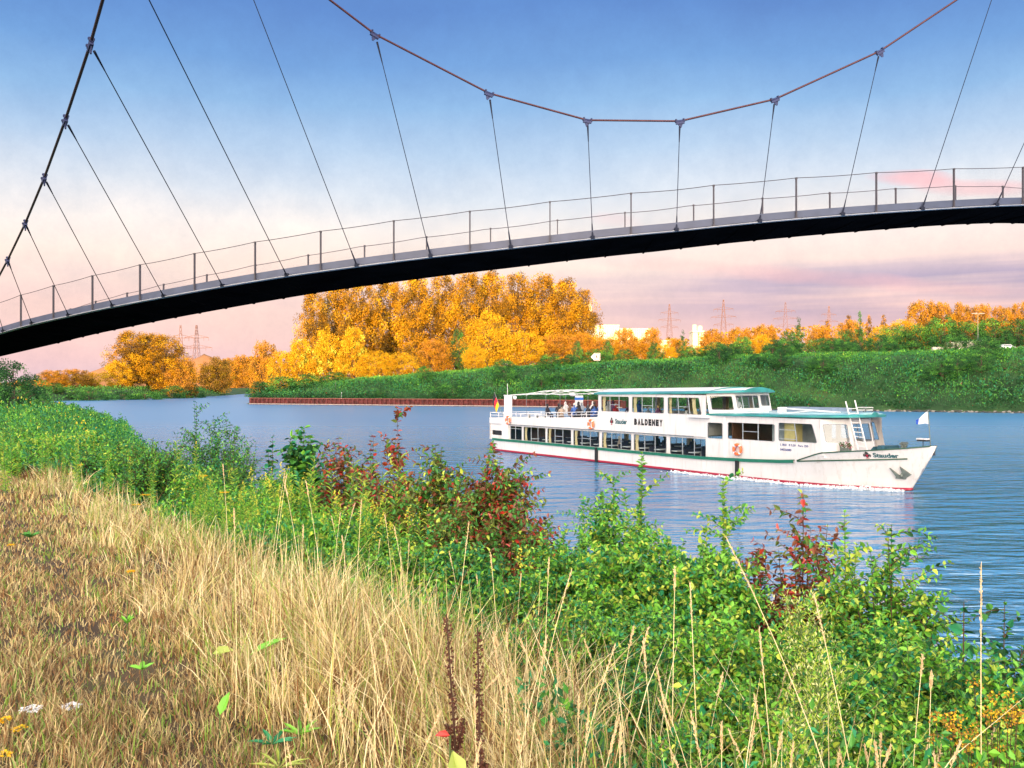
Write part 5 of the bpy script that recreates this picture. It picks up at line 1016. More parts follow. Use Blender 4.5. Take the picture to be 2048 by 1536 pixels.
def slope_cover():
    rg = np.random.RandomState(3); n = 800000; x = rg.uniform(-95, 190, n); y = rg.uniform(150, 300, n); e = seg_dist(x, y, FAR)
    ok = (e > .3) & (e < 62) & (np.abs(x) < y * .60); x, y, e = x[ok], y[ok], e[ok]
    s1 = snoise(x, y, .27, 1); s2 = snoise(x, y, .75, 2) + .35 * snoise(x, y, 1.7, 8); keep = rg.rand(len(x)) < np.where(e < 40, .9, .5) * np.where(s1 + .4 * s2 < -.85, .08, 1); x, y, e, s1, s2 = x[keep], y[keep], e[keep], s1[keep], s2[keep]
    hh = np.clip(1.2 + 1.7 * s1 + 1.3 * s2, .1, 4.2) * np.interp(e, [0, 16, 24, 60], [1, 1, .32, .3]); z = height(x, y) + rg.rand(len(x)) ** .7 * hh; P = np.stack([x, y, z], 1); D = rg.normal(0, .8, (len(x), 3)) + np.array([0, -.2, .7])
    pt_ = np.clip(.85 + .5 * snoise(x, y, .17, 11), .42, 1.1); D[:, 2] += np.where(pt_ < .8, 1.6, 0)
    v = .6 * snoise(x, y, .12, 5) + .75 * s2 + .35 * s1 + .5 * sm((e - 18) / 8) + rg.normal(0, .28, len(x)) - .42 - .7 * (1 - sm(e / 7)); mi = np.digitize(v, [-.45, .05, .62, 1.15]); mi = np.where((mi == 1) & (rg.rand(len(x)) < .6), 2, mi); mi = np.where(rg.rand(len(x)) < .003, 5, mi)  # leaf tones darkened towards the waterline to imitate the shadow there
    me = leaves_mesh('undergrowth', P, D, rg.normal(0, 1, (len(x), 3)), rg.uniform(.22, .8, len(x)) * pt_, rg.uniform(.10, .38, len(x)) * pt_ ** 1.5, mi, [L_dk, L_bl, L_md, L_br, L_yl, L_rb])
    tag(link('undergrowth', me), 'dense green undergrowth covering the slope of the far bank', 'undergrowth', kind='stuff')
slope_cover()
def stones():
    rg = np.random.RandomState(14); mb = MB()
    for (ax, ay), (bx, by) in (((30, 213.5), (97, 176)), ((97, 176), (200, 120))):
        L = math.hypot(bx - ax, by - ay); d = Vector((bx - ax, by - ay)) / L; n = Vector((d.y, -d.x)); u = 0.0
        while u < L:
            p = Vector((ax, ay)) + d * u + n * rg.uniform(-.8, 1.6); r = rg.uniform(.18, .5); mb.ball((p.x, p.y, rg.uniform(-.05, .22)), (r, r * .8, r * .6), int(rg.rand() < .3), 6, 4); u += rg.uniform(.10, .35)
    tag(mb.build('rubble', [mat('stone_dark', (.05, .05, .045), .9), mat('stone_pale', (.20, .18, .16), .9)]), 'loose rubble stones along the far waterline', 'stones', kind='stuff')
stones()
def left_cover():
    rg = np.random.RandomState(4); n = 30000; x = rg.uniform(-260, -120, n); y = rg.uniform(290, 520, n); e = seg_dist(x, y, LEFT); ok = (e > .2) & (e < 40); x, y = x[ok], y[ok]
    z = height(x, y) + rg.rand(len(x)) * (1.2 + .8 * snoise(x, y, .2)); D = rg.normal(0, .8, (len(x), 3)) + np.array([0, 0, .6]); mi = np.digitize(snoise(x, y, .12) + rg.normal(0, .3, len(x)), [-.3, .5])
    tag(link('undergrowth', leaves_mesh('undergrowth', np.stack([x, y, z], 1), D, rg.normal(0, 1, (len(x), 3)), rg.uniform(.4, 1.1, len(x)), rg.uniform(.2, .5, len(x)), mi, [L_dk, L_md, L_ol])), 'low dark green growth on the far left shore', 'undergrowth', kind='stuff')
left_cover()
# woods on the skyline far beyond
def woods():
    rg = np.random.RandomState(8); n = 26000; u = rg.uniform(-60, 2100, n); Dm = rg.uniform(700, 900, n); yt = np.interp(u, [-60, 60, 200, 420, 520, 640, 1200, 1400, 1480, 1560, 1700, 1800, 2100], [770, 765, 762, 742, 712, 700, 690, 676, 662, 656, 652, 648, 640]) + 5 * snoise(u * .05, u * 0, 1)
    x = (u - 1024) / F * Dm; zt = EYE - (yt - HY) / F * Dm; z = 3 + rg.rand(n) ** .6 * (zt - 3); D = rg.normal(0, 1, (n, 3)); mi = rg.choice(3, n, p=[.5, .3, .2])
    tag(link('woods', leaves_mesh('woods', np.stack([x, Dm, z], 1), D, rg.normal(0, 1, (n, 3)), rg.uniform(1.5, 3.5, n), rg.uniform(1, 2.5, n), mi, [L_or, L_gold, L_gold3])), 'low line of far orange-lit woods on the horizon', 'woods', kind='stuff')
woods()
# ------------------------------------------------------------------ our bank: grass, undergrowth, shrubs
B_straw = leafmat('blade_straw', (.64, .52, .25), .3, .6, .25, .04); B_pale = leafmat('blade_pale_straw', (.95, .82, .50), .3, .6, .15, .04); B_brown = leafmat('blade_brown', (.24, .125, .05), .25, .7, .3, .03)
B_green = leafmat('blade_green', (.22, .38, .05), .35, .5, .3, .05); B_lime = leafmat('blade_lime', (.42, .52, .10), .35, .5, .2, .05); M_seed = leafmat('seed_head_cream', (.80, .62, .38), .3, .7, .15, .03); M_dock = leafmat('dock_seed_brown', (.10, .03, .02), .1, .8, .3, .03)
B_turf = leafmat('blade_turf_tan', (.36, .26, .13), .2, .6, .35, .02)
def in_view(x, y, m=1.0): return (np.abs(x) < y * .56 + m) & (y > 1.2)
def grass():
    rg = np.random.RandomState(21); np.random.seed(21)
    # short dry turf
    def scatter(n, dmin, dmax, pw=1.0):
        y = dmin * (dmax / dmin) ** (rg.rand(n) ** pw); x = rg.uniform(-.62, .62, n) * y - .2; return x, y
    x, y = scatter(300000, 2.2, 24); nn = crest_n(x, y); edge = .0 + .35 * snoise(x, y, 1.1, 3); ok = (nn < edge + .3) & in_view(x, y); x, y = x[ok], y[ok]
    t = snoise(x, y, 2.3, 1) + .7 * snoise(x, y, 6.5, 2); ok = rg.rand(len(x)) < np.clip(.72 + .45 * t, .14, 1); x, y, t = x[ok], y[ok], t[ok]; n = len(x)
    H = (.035 + .075 * rg.rand(n) ** 1.3) * (1 + .5 * np.clip(t, -1, 1.2)) * np.clip(.85 + y * .02, 1, 1.6); mi = rg.choice(4, n, p=[.34, .26, .25, .15]); g = snoise(x, y, 1.4, 7) > .75; mi = np.where(g & (rg.rand(n) < .55), 3, mi)
    P = np.stack([x, y, height(x, y) - .01], 1); me = blades_mesh('turf', P, rg.uniform(0, 6.28, n), H, .0035 + .0010 * y, rg.uniform(.05, .9, n), mi, [B_turf, B_straw, B_brown, B_green], 2)
    tag(link('dry_grass', me), 'short sun-scorched brown turf on the flat ground beside the tall grass', 'grass', kind='stuff')
    # tall straw grass in tufts along the top of the bank
    nt_ = 3600; x, y = scatter(nt_ * 4, 2.0, 34, .85); nn = crest_n(x, y); lim = np.interp(y, [2, 5, 9, 14, 34], [1.05, 1.2, 1.4, 1.1, .6]) + 1.4 * (rg.rand(len(x)) < .13); ok = ((x < .08 * y + .25 * snoise(x, y, 2.0, 5)) | (rg.rand(len(x)) < .30)) & (rg.rand(len(x)) < .44 + .5 * snoise(x, y, 1.9, 6)) & (nn > -.05 + .3 * snoise(x, y, 1.1, 3)) & (nn < lim + .6 * snoise(x, y, .8)) & in_view(x, y); x, y = x[ok][:nt_], y[ok][:nt_]
    k = 30; X = np.repeat(x, k) + rg.normal(0, .07, len(x) * k) * (1 + np.repeat(y, k) * .03); Y = np.repeat(y, k) + rg.normal(0, .07, len(x) * k) * (1 + np.repeat(y, k) * .03); A = np.repeat(rg.uniform(0, 6.28, len(x)), k) + rg.normal(0, 1.3, len(X)); nn0 = X - .12 * Y
    n = len(X); nn = crest_n(X, Y); big = np.interp(Y, [4, 6, 8, 12, 20], [.92, .85, .62, .55, .7]) * (1 + .35 * np.repeat(rg.normal(0, 1, len(x)), k).clip(-1, 1.3)) * np.clip(.22 + .42 * np.clip(nn + .2, 0, 1.1), .18, .66) * (1 + .25 * snoise(X, Y, 1.3)); H = big * rg.uniform(.45, 1.1, n); tone = np.clip(np.repeat(rg.rand(len(x)) * .55 + .3 * snoise(x, y, .8, 8) + .28, k) + .55 * sm((X - .05 * Y) / .8), 0, 1); mi = np.where(tone < .46, rg.choice(5, n, p=[.55, .25, .1, .05, .05]), np.where(tone < .66, rg.choice(5, n, p=[.3, .1, .5, .05, .05]), rg.choice(5, n, p=[.22, .16, .04, .28, .30])))
    P = np.stack([X, Y, height(X, Y) - .02], 1); me = blades_mesh('tall', P, A, H, .003 + .00075 * Y, rg.uniform(.05, 1.0, n) ** 1.2, mi, [B_straw, B_pale, B_brown, B_green, B_lime], 3)
    tag(link('tall_grass', me), 'tall bleached straw-coloured grass along the top of the bank', 'grass', kind='stuff')
grass()
def cover():
    rg = np.random.RandomState(31); n = 420000; y = 2.0 * (125 / 2.0) ** rg.rand(n); lo = np.interp(y, [2, 6, 12, 16, 20, 34, 60, 120], [.3, .9, 1.1, .5, .1, -1.2, -4, -6]); cy = [c[1] for c in CREST]; cx = [c[0] for c in CREST]; x = np.interp(y, cy, cx) + (lo + rg.rand(n) * (8.3 - lo)) / .84; nn = crest_n(x, y); lo = lo + .5 * snoise(x, y, .9, 4)
    ok = (nn > lo) & (nn < 8.0) & in_view(x, y, 1.5); x, y, nn, lo = x[ok], y[ok], nn[ok], lo[ok]; s1 = snoise(x, y, .9, 1) + .6 * snoise(x, y, 2.2, 4); far_ = np.clip((y - 14) / 20, 0, 1)
    hh = np.clip(.52 + .30 * s1, .10, 1.2) * (1 + .85 * far_) * np.clip((nn - lo) / 1.2 + .25, 0, 1) * (1 + (.45 + .3 * far_) * np.sin(x * 3.1 + np.sin(y * 2.3) * 2) * np.sin(y * 3.7 + 1)); z = height(x, y) + rg.rand(len(x)) ** .75 * hh; D = rg.normal(0, .6, (len(x), 3)) + np.array([0, -.25, .75])
    v = .55 * snoise(x, y, .5, 5) + .35 * snoise(x, y, 1.7, 6) + rg.normal(0, .35, len(x)); mi = np.digitize(v, [-.5, -.15, .35, .75]); yf = (snoise(x, y, .35, 9) > .45) & (y > 16) & (nn < 3) & (rg.rand(len(x)) < .12) & (z - height(x, y) > hh * .6); mi = np.where(yf, 5, mi)
    L = (.032 + .0021 * y) * rg.uniform(.7, 1.4, len(x)); me = leaves_mesh('herbs', np.stack([x, y, z], 1), D, rg.normal(0, 1, (len(x), 3)), L, L * rg.uniform(.3, .6, len(x)), mi, [L_dk, L_bl, L_md, L_br, L_yl, L_yf])
    tag(link('undergrowth', me), 'dense green herbs and low weeds covering the slope of our bank', 'undergrowth', kind='stuff')
cover()
# ---- single plants
class Plant:
    def __init__(s, rg): s.rg = rg; s.mb = MB(); s.P = []; s.D = []; s.Nn = []; s.L = []; s.W = []; s.m = []
    def leaf(s, p, d, n, L, W, m): s.P.append(p); s.D.append(d); s.Nn.append(n); s.L.append(L); s.W.append(W); s.m.append(m)
    def make(s, t, mats, stem_mats, six=True, fold=.18, curl=.18, lname='foliage', stuff=False):
        if s.P: link(lname, leaves_mesh(lname, s.P, s.D, s.Nn, np.array(s.L), np.array(s.W), s.m, mats, fold, curl, six), t)
        if s.mb.v: s.mb.build('stems', stem_mats, t)
def curve(p0, p1, sag, n): 
    p0, p1 = np.array(p0, float), np.array(p1, float); out = []
    for i in range(n):
        t = i / (n - 1); p = p0 * (1 - t) + p1 * t; p[2] += sag * 4 * t * (1 - t); out.append(p)
    return np.array(out)
def dress(pl, path, leafL, leafW, step, tone, droop=0.0, spread=.8, pairs=2):
    rg = pl.rg; seg = np.linalg.norm(np.diff(path, axis=0), axis=1); tot = seg.sum(); cum = np.concatenate([[0], np.cumsum(seg)]); n = max(2, int(tot / step)); ph = rg.uniform(0, 6.28)
    for i in range(n):
        u = tot * (i + .5) / n; k = min(len(seg) - 1, np.searchsorted(cum, u) - 1); k = max(k, 0); f = (u - cum[k]) / seg[k]; p = path[k] * (1 - f) + path[k + 1] * f; d = (path[k + 1] - path[k]) / seg[k]
        a = np.cross(d, [0, 0, 1.0]); a /= max(1e-6, np.linalg.norm(a)); b = np.cross(d, a)
        for q in range(pairs):
            an = ph + i * 1.57 + q * math.pi * 2 / pairs + rg.normal(0, .3); o = a * math.cos(an) + b * math.sin(an); dd = d * (1 - spread * .6) + o * spread + np.array([0, 0, -droop]) + rg.normal(0, .15, 3); s_ = rg.uniform(.65, 1.2) * (1.0 if i < n - 2 else .7)
            pl.leaf(p, dd, np.array([0, 0, 1.0]) + rg.normal(0, .45, 3), leafL * s_, leafW * s_, tone(p))
def shrub(label, px, ytop, D, wpx, spec, name='shrub', group=None, shift=(0, 0), top=None):
    rg = np.random.RandomState(int(px * 7 + ytop)); x = (px - 1024) / F * D; g = gz(x, D); H = at(px, ytop, D).z - g; Rr = wpx / 2 / F * D; t = tag(empty(name, (x, D, g)), label, spec.get('cat', 'shrub'), group); pl = Plant(rg)
    ns = int(spec['stems'] * 1.7); mw = spec['w']; red = spec.get('red'); LL = spec['L'] * 1.06; hmin = spec.get('hmin', .62)
    def tone(p):
        if red and p[2] > H * red[0] and rg.rand() < red[1]: return int(rg.choice(red[2], p=red[3]))
        return int(rg.choice(len(mw), p=mw))
    for i in range(ns):
        a = rg.uniform(0, 2 * math.pi); r = Rr * math.sqrt(rg.rand()) * .85; hh = H * (1 - (1 - hmin) * rg.rand() ** 1.0) * (1 - .28 * (r / max(Rr, 1e-3)) ** 2)
        if i == 0: r *= .1; hh = H * .97
        b = (rg.normal(0, Rr * .18), rg.normal(0, Rr * .18), 0); e = (r * math.cos(a), r * math.sin(a), hh); path = curve(b, e, H * .10, 7); r0 = spec.get('sr', .009); pl.mb.tube(path, [r0 * (1 - .8 * k / 6) for k in range(7)], 5, 0, False)
        dress(pl, path[int(7 * spec.get('bare', .15)):], LL, LL * spec['asp'], spec['step'], tone, spec.get('droop', 0))
        for k in range(spec['twigs']):
            u = rg.uniform(.22, .97); j = min(5, int(u * 6)); p = path[j] + (path[j + 1] - path[j]) * (u * 6 - j); an = rg.uniform(0, 6.28); ln = spec['tl'] * H * rg.uniform(.5, 1.1) * (1.15 - .6 * u); q = p + np.array([math.cos(an) * ln, math.sin(an) * ln, ln * rg.uniform(.1, .9)])
            if q[2] > H * 1.0: q[2] = H * rg.uniform(.9, 1.0)
            tp = curve(p, q, ln * .1, 4); pl.mb.tube(tp, [r0 * .4, r0 * .3, r0 * .2, r0 * .12], 4, 0, False); dress(pl, tp, LL, LL * spec['asp'], spec['step'], tone, spec.get('droop', 0))
    pl.make(t, spec['mats'], [spec.get('stem', M_twig)]); return t
DOG = dict(mats=[L_ol, L_md, L_rb, L_rd, L_rd2, L_yl], w=[.48, .32, .08, .02, .01, .09], L=.07, asp=.55, step=.045, stems=24, twigs=7, tl=.22, droop=.35, sr=.008, red=(.60, .45, [2, 3, 4], [.5, .25, .25]))
RED = dict(DOG, w=[.30, .12, .24, .20, .12, .02], red=None)
ROSE = dict(mats=[L_br, L_md, L_yl, L_bl, L_dk], w=[.42, .22, .16, .14, .06], L=.042, asp=.62, step=.026, stems=34, twigs=10, tl=.22, sr=.007, stem=M_stem)
DARK = dict(mats=[L_md, L_bl, L_dk, L_br], w=[.3, .3, .25, .15], L=.055, asp=.45, step=.045, stems=26, twigs=8, tl=.2)
ELM = dict(mats=[L_bl, L_dk, L_md, L_br], w=[.25, .3, .3, .15], L=.11, asp=.8, step=.08, stems=7, twigs=6, tl=.2, droop=.2)
def sp(b, **k): return dict(b, **k)
shrub('fine-leaved dark green shrub standing up against the white water on the left', 432, 822, 21, 210, sp(DARK, L=.075, step=.07, stems=34, twigs=9, hmin=.5))
shrub('tall thin shoot with tiny leaves poking out of the fine-leaved dark shrub', 388, 792, 20.5, 60, sp(DARK, L=.07, step=.075, stems=5, twigs=4, hmin=.6))
shrub('shrub with small rounded leaves just right of the tall thin shoot', 470, 850, 18, 130, sp(DARK, L=.06, step=.06, stems=22, twigs=7, w=[.4, .2, .1, .3]))
shrub('big-leaved dark green shrub left of the red dogwood', 606, 842, 15, 100, sp(ELM, stems=12, L=.15))
shrub('small big-leaved green shoot standing alone before the bright water', 545, 862, 15.2, 34, sp(ELM, stems=3, twigs=3))
shrub('red-leaved dogwood right of the big-leaved green shrub', 678, 862, 13, 110, sp(RED, stems=16, twigs=6, L=.085, step=.07))
shrub('tall thin dogwood shoot with red leaves reaching over the far quay', 795, 798, 12.5, 80, sp(RED, stems=4, twigs=8, L=.095, step=.06, hmin=.65, tl=.16, w=[.22, .05, .28, .3, .1, .05]))
shrub('small red-leaved dogwood sprig left of the tall thin shoot', 742, 856, 13.2, 70, sp(RED, stems=5, twigs=5, L=.09, step=.065, w=[.25, .1, .3, .25, .08, .02]))
shrub('wide olive dogwood bush half hidden behind the goldenrod', 760, 930, 11.5, 210, sp(DOG, stems=30, twigs=7, L=.075, red=(.5, .35, [2, 3, 4], [.5, .35, .15])))
shrub('left crown of the large olive-green dogwood', 880, 880, 10.2, 160, sp(DOG, stems=22, twigs=8, L=.07, red=None))
shrub('tallest olive and red dogwood standing in front of the boat stern', 985, 868, 9.4, 170, sp(DOG, stems=30, twigs=9, L=.068, red=(.6, .30, [2, 3, 4], [.5, .2, .3])))
shrub('round lower dogwood bush right of the tallest one', 1045, 990, 8.6, 170, sp(DOG, stems=30, twigs=8, L=.062, w=[.4, .36, .12, .02, .01, .09], red=(.6, .2, [2, 4], [.6, .4])))
shrub('olive dogwood filling the middle below the tallest one', 920, 985, 8.8, 190, sp(DOG, stems=32, twigs=8, L=.062, w=[.35, .38, .12, .02, .01, .12], red=None))
shrub('fresh green leafy bush at the left of the big bright green mass', 1130, 1050, 7.6, 210, sp(ROSE, stems=40, w=[.34, .26, .12, .2, .08]))
shrub('slim green shoots standing in front of the blue water behind the bright bush', 1170, 980, 8.4, 60, sp(ROSE, stems=6, twigs=4, w=[.3, .4, .1, .2, 0], hmin=.6))
shrub('tall bright green rose shoot reaching up over the boat hull', 1285, 885, 6.6, 120, sp(ROSE, stems=7, twigs=6, tl=.15, hmin=.6, bare=.3))
shrub('leafy green column left of the tall rose shoot', 1225, 935, 7.2, 110, sp(ROSE, stems=20, twigs=8, w=[.4, .26, .14, .16, .04]))
shrub('arching bright green rose branch with leaves over the boat bow wave', 1445, 935, 6.5, 110, sp(ROSE, stems=7, twigs=6, tl=.18, hmin=.6, bare=.3, w=[.45, .15, .3, .1, 0]))
shrub('wide bright green rose bush in the middle of the near bank', 1290, 1045, 6.0, 330, sp(ROSE, stems=70, twigs=11))
shrub('bright green rose bush right of the wide one', 1420, 1080, 5.6, 240, sp(ROSE, stems=52, twigs=11, w=[.38, .26, .16, .14, .06]))
shrub('low green bush in front of the wide rose bush', 1330, 1210, 4.9, 330, sp(ROSE, stems=60, twigs=10, L=.036, w=[.36, .28, .08, .2, .08]))
shrub('dark red dogwood left of the scarlet-spotted tall one', 1520, 1078, 6.4, 100, sp(RED, stems=18, twigs=7, L=.052, step=.036, w=[.08, .02, .36, .46, .08, 0]))
shrub('tall olive and scarlet dogwood in front of the water below the bow', 1612, 968, 6.0, 150, sp(DOG, stems=14, twigs=8, L=.055, step=.045, hmin=.5, w=[.32, .12, .28, .16, .06, .06], red=(.5, .3, [2, 3, 4], [.4, .3, .3])))
shrub('olive dogwood between the dark red one and the pale rose tree', 1640, 1110, 5.8, 130, sp(DOG, stems=18, twigs=8, L=.05, step=.04, w=[.36, .14, .28, .14, .05, .03], red=None))
shrub('loose rose bush with light green crown standing alone against the water', 1770, 1035, 5.2, 240, sp(ROSE, stems=30, twigs=10, L=.040, step=.030, w=[.42, .24, .18, .12, .04], stem=M_twig, bare=.35))
shrub('light green leafy sprig at the left top of the loose rose bush', 1690, 1000, 5.4, 90, sp(ROSE, stems=7, twigs=6, w=[.4, .1, .4, .1, 0]))
shrub('green bushy thicket under the loose rose bush', 1750, 1230, 4.6, 300, sp(ROSE, stems=52, twigs=10, L=.034, w=[.32, .3, .12, .18, .08]))
shrub('lower green thicket between the two rose bushes', 1580, 1215, 4.8, 240, sp(ROSE, stems=46, twigs=10, L=.034, w=[.36, .3, .16, .12, .06]))
shrub('round-leaved dark rose twigs at the right edge against the water', 2010, 1180, 4.3, 150, sp(ROSE, stems=12, twigs=8, L=.042, asp=.75, step=.04, w=[.05, .35, 0, .3, .3], stem=M_twig, bare=.4))
shrub('sapling with few large round leaves turning yellow at the right', 1925, 1185, 4.2, 60, sp(ELM, stems=3, twigs=3, L=.075, asp=.85, step=.09, w=[.2, .3, .4, .1], hmin=.8))
shrub('dense green thicket in the lower right corner', 1930, 1330, 3.9, 300, sp(ROSE, stems=50, twigs=10, L=.032, w=[.32, .3, .1, .2, .08]))
shrub('low bright green bush right of the fleabane', 1760, 1350, 4.0, 220, sp(ROSE, stems=40, twigs=9, L=.03, w=[.4, .3, .12, .14, .04]))
shrub('wide green mound of leaves below the olive dogwood', 930, 1075, 8.0, 200, sp(ROSE, stems=44, twigs=9, L=.05, step=.032, w=[.2, .34, .06, .28, .12]))
shrub('green mound of leaves left of the bright green mass', 1050, 1130, 6.8, 190, sp(ROSE, stems=40, twigs=9, L=.045, step=.03, w=[.26, .32, .1, .24, .08]))
shrub('leafy green herb clump between goldenrod and dogwood', 730, 1010, 9.6, 190, sp(ROSE, stems=40, twigs=8, L=.05, step=.034, w=[.3, .34, .12, .16, .08]))
shrub('dark green herb clump behind the left goldenrods', 330, 900, 16, 200, sp(DARK, stems=34, twigs=7, L=.07, step=.06))
shrub('green leafy herb clump where the dry grass meets the left bank', 300, 870, 14, 200, sp(DARK, stems=36, twigs=7, L=.06, step=.055, w=[.4, .2, .15, .25]))
shrub('green herb clump left of the dark one on the bank edge', 210, 905, 19, 220, sp(DARK, stems=36, twigs=7, L=.08, step=.07, w=[.45, .2, .15, .2]))
shrub('bright green bushy herb at the left edge of the view', 40, 880, 22, 260, sp(DARK, stems=36, twigs=7, L=.09, step=.08, w=[.4, .1, .1, .4]))

THK = dict(ROSE, L=.036, step=.026, twigs=9)
for (px, yt, D, wp, lb, kw) in [
    (1180, 1190, 5.2, 260, 'bright green leafy bush at the left foot of the wide rose bush', {}), (1080, 1230, 4.9, 170, 'small green weed clump at the edge of the dry grass', dict(w=[.3, .3, .1, .2, .1])),
    (1450, 1200, 4.4, 240, 'bright green bush below the arching rose branch', dict(w=[.5, .2, .2, .08, .02])), (1270, 1330, 4.1, 230, 'dark hollow green bush low in front of the wide rose bush', dict(w=[.15, .3, .04, .25, .26])),
    (1420, 1340, 3.8, 220, 'green thicket left below the fleabane', {}), (1690, 1290, 3.9, 200, 'green leafy thicket right behind the fleabane', {}), (1540, 1390, 3.5, 170, 'low lime-green weeds at the foot of the fleabane', dict(w=[.4, .1, .45, .05, 0])),
    (1850, 1260, 4.1, 230, 'green thicket under the round-leaved dark twigs', {}), (1700, 1440, 3.3, 180, 'low green weeds near the bottom right of the fleabane', dict(w=[.4, .25, .2, .1, .05])), (1820, 1420, 3.35, 200, 'low bright weeds left of the rusty seeding herb', dict(w=[.5, .2, .2, .05, .05])),
    (1980, 1300, 3.7, 200, 'dense green leaves at the right edge below the dark twigs', {}), (1985, 1450, 3.2, 180, 'lime green weeds in the bottom right corner', dict(w=[.4, .15, .4, .05, 0])), (1360, 1440, 3.4, 150, 'small green weeds between the stalks at the bottom', dict(w=[.3, .3, .1, .2, .1])),
    (650, 1000, 9.8, 180, 'lime-green leafy clump in front of the red dogwood', dict(w=[.5, .1, .35, .05, 0], L=.045, step=.036)), (500, 985, 11.0, 200, 'lime-green leafy clump among the left goldenrods', dict(w=[.45, .15, .35, .05, 0], L=.05, step=.04)), (560, 945, 12.2, 180, 'bright green leafy clump below the big-leaved shrub', dict(w=[.5, .2, .2, .1, 0], L=.05, step=.04)),
    (820, 1060, 8.3, 170, 'green leafy clump at the edge of the dry grass below the dogwoods', dict(L=.042, step=.034)), (120, 850, 20, 220, 'ragged green herbs with pale tips at the far left bank', dict(L=.08, step=.07, w=[.4, .2, .3, .1, 0])), (240, 880, 17, 200, 'ragged green herbs right of the far left ones', dict(L=.07, step=.06, w=[.4, .25, .2, .15, 0])), (400, 925, 13.5, 170, 'leafy green herbs before the fine-leaved dark shrub', dict(L=.055, step=.05, w=[.35, .25, .2, .2, 0]))]:
    shrub(lb, px, yt, D, wp, sp(THK, stems=int(34 * (wp / 200) ** 1.3) + 6, **kw))
# goldenrod: leafy upright stalks, some with yellow plumes
def goldenrod(rg, H, plume):
    pl = Plant(rg); e = (rg.normal(0, .07), rg.normal(0, .07), H); path = curve((0, 0, 0), e, 0, 8); pl.mb.tube(path, [.005 * (1 - .6 * k / 7) for k in range(8)], 5, 0, False); n = int(H * 75)
    for i in range(n):
        t = .12 + .86 * i / n; p = path[0] * (1 - t) + path[-1] * t; a = i * 2.4 + rg.normal(0, .2); L = .115 * (1 - .45 * t) * rg.uniform(.8, 1.2); pl.leaf(p, (math.cos(a), math.sin(a), .55 + .4 * t), (0, 0, 1), L, L * .15, int(rg.choice([0, 1, 2], p=[.5, .35, .15])))
    if plume:
        for i in range(int(90 * plume)):
            t = rg.rand(); a = rg.uniform(0, 6.28); r = .06 * (1 - t) * rg.rand() ** .5 * (.6 + plume); pl.leaf((e[0] + r * math.cos(a), e[1] + r * math.sin(a), H * .93 + t * .15 - r * .3), rg.normal(0, 1, 3) + np.array([0, 0, .6]), rg.normal(0, 1, 3), .018, .014, 3)
    return pl
L_gr = leafmat('goldenrod_yellow', (.72, .66, .08), .3, .6, .2, .02); GR = []
for s in range(4):
    t = empty('goldenrod', (0, 0, -50)); goldenrod(np.random.RandomState(40 + s), [1.15, 1.0, 1.25, .95][s], [.22, 0, .10, .35][s]).make(t, [L_br, L_yl, L_md, L_gr], [M_stem], False, .1, .2, 'leaves'); GR.append(t)
def proto_place(protos, px, ytop, D, label, cat, group, baseH, rg, used=set()):
    i = rg.randint(len(protos)); x = (px - 1024) / F * D; g = gz(x, D); h = at(px, ytop, D).z - g
    o = protos[i] if i not in used else copy_tree(protos[i]); used.add(i)
    o.location = (x, D, g); s = h / baseH[i]; o.scale = (max(s, .7),) * 2 + (s,); o.rotation_euler = (rg.normal(0, .04), rg.normal(0, .04), rg.uniform(0, 6.28)); tag(o, label, cat, group); return o
rg = np.random.RandomState(77); used = set(); bh = [1.3, 1.0, 1.38, 1.1]
for i in range(130):
    px = rg.uniform(380, 860); f = rg.rand(); D = 12.6 - 3.6 * f + (620 - px) * .002; yt = 915 + 105 * f + rg.uniform(-20, 30)
    proto_place(GR, px, yt, D, 'bright green goldenrod stalk in the stand between dry grass and dogwoods', 'goldenrod', 'goldenrod stand behind the dry grass', bh, rg, used)
for i, (px, yt, D, wp) in enumerate([(15, 838, 26, 110), (70, 832, 27, 90), (130, 846, 25, 100), (185, 858, 22, 90), (235, 868, 20, 90), (285, 880, 18, 90), (335, 872, 17, 80), (100, 880, 18, 110), (175, 895, 16, 100), (30, 900, 17, 110)]):
    shrub('ragged tall herb clump on the left bank, ' + ['at the very edge of the view', 'second from the edge', 'left of the yellow flowers', 'before the bright water', 'fifth from the edge, lighter', 'left of the fine-leaved shrub', 'touching the fine-leaved shrub', 'in the front row with yellow flowers', 'at the right of the front row', 'at the left of the front row'][i], px, yt, D, wp, sp(DARK, stems=16, twigs=7, L=.085, step=.075, hmin=.4, w=[[.4, .2, .2, .2], [.3, .1, .1, .5]][i % 2]))
for i in range(60):
    px = rg.uniform(0, 400); D = rg.uniform(13, 24); yt = np.interp(px, [0, 380], [835, 900]) + rg.uniform(0, 60)
    proto_place(GR, px, yt, D, 'goldenrod stalk among the herbs at the left of the bank', 'goldenrod', 'goldenrods at the left of the bank', bh, rg, used)
for px, yt, D, lb in ((345, 878, 13.5, 'tall pale green goldenrod stalk standing above the dry grass'), (385, 870, 13.2, 'twin of the tall pale goldenrod stalk, slightly to its right'), (1070, 1075, 6.8, 'single goldenrod stalk by the left side of the bright green mass')):
    proto_place(GR, px, yt, D, lb, 'goldenrod', None, bh, rg, used)
for t in [g for i, g in enumerate(GR) if i not in used]:
    for c in list(t.children): bpy.data.objects.remove(c, do_unlink=True)
    bpy.data.objects.remove(t, do_unlink=True)
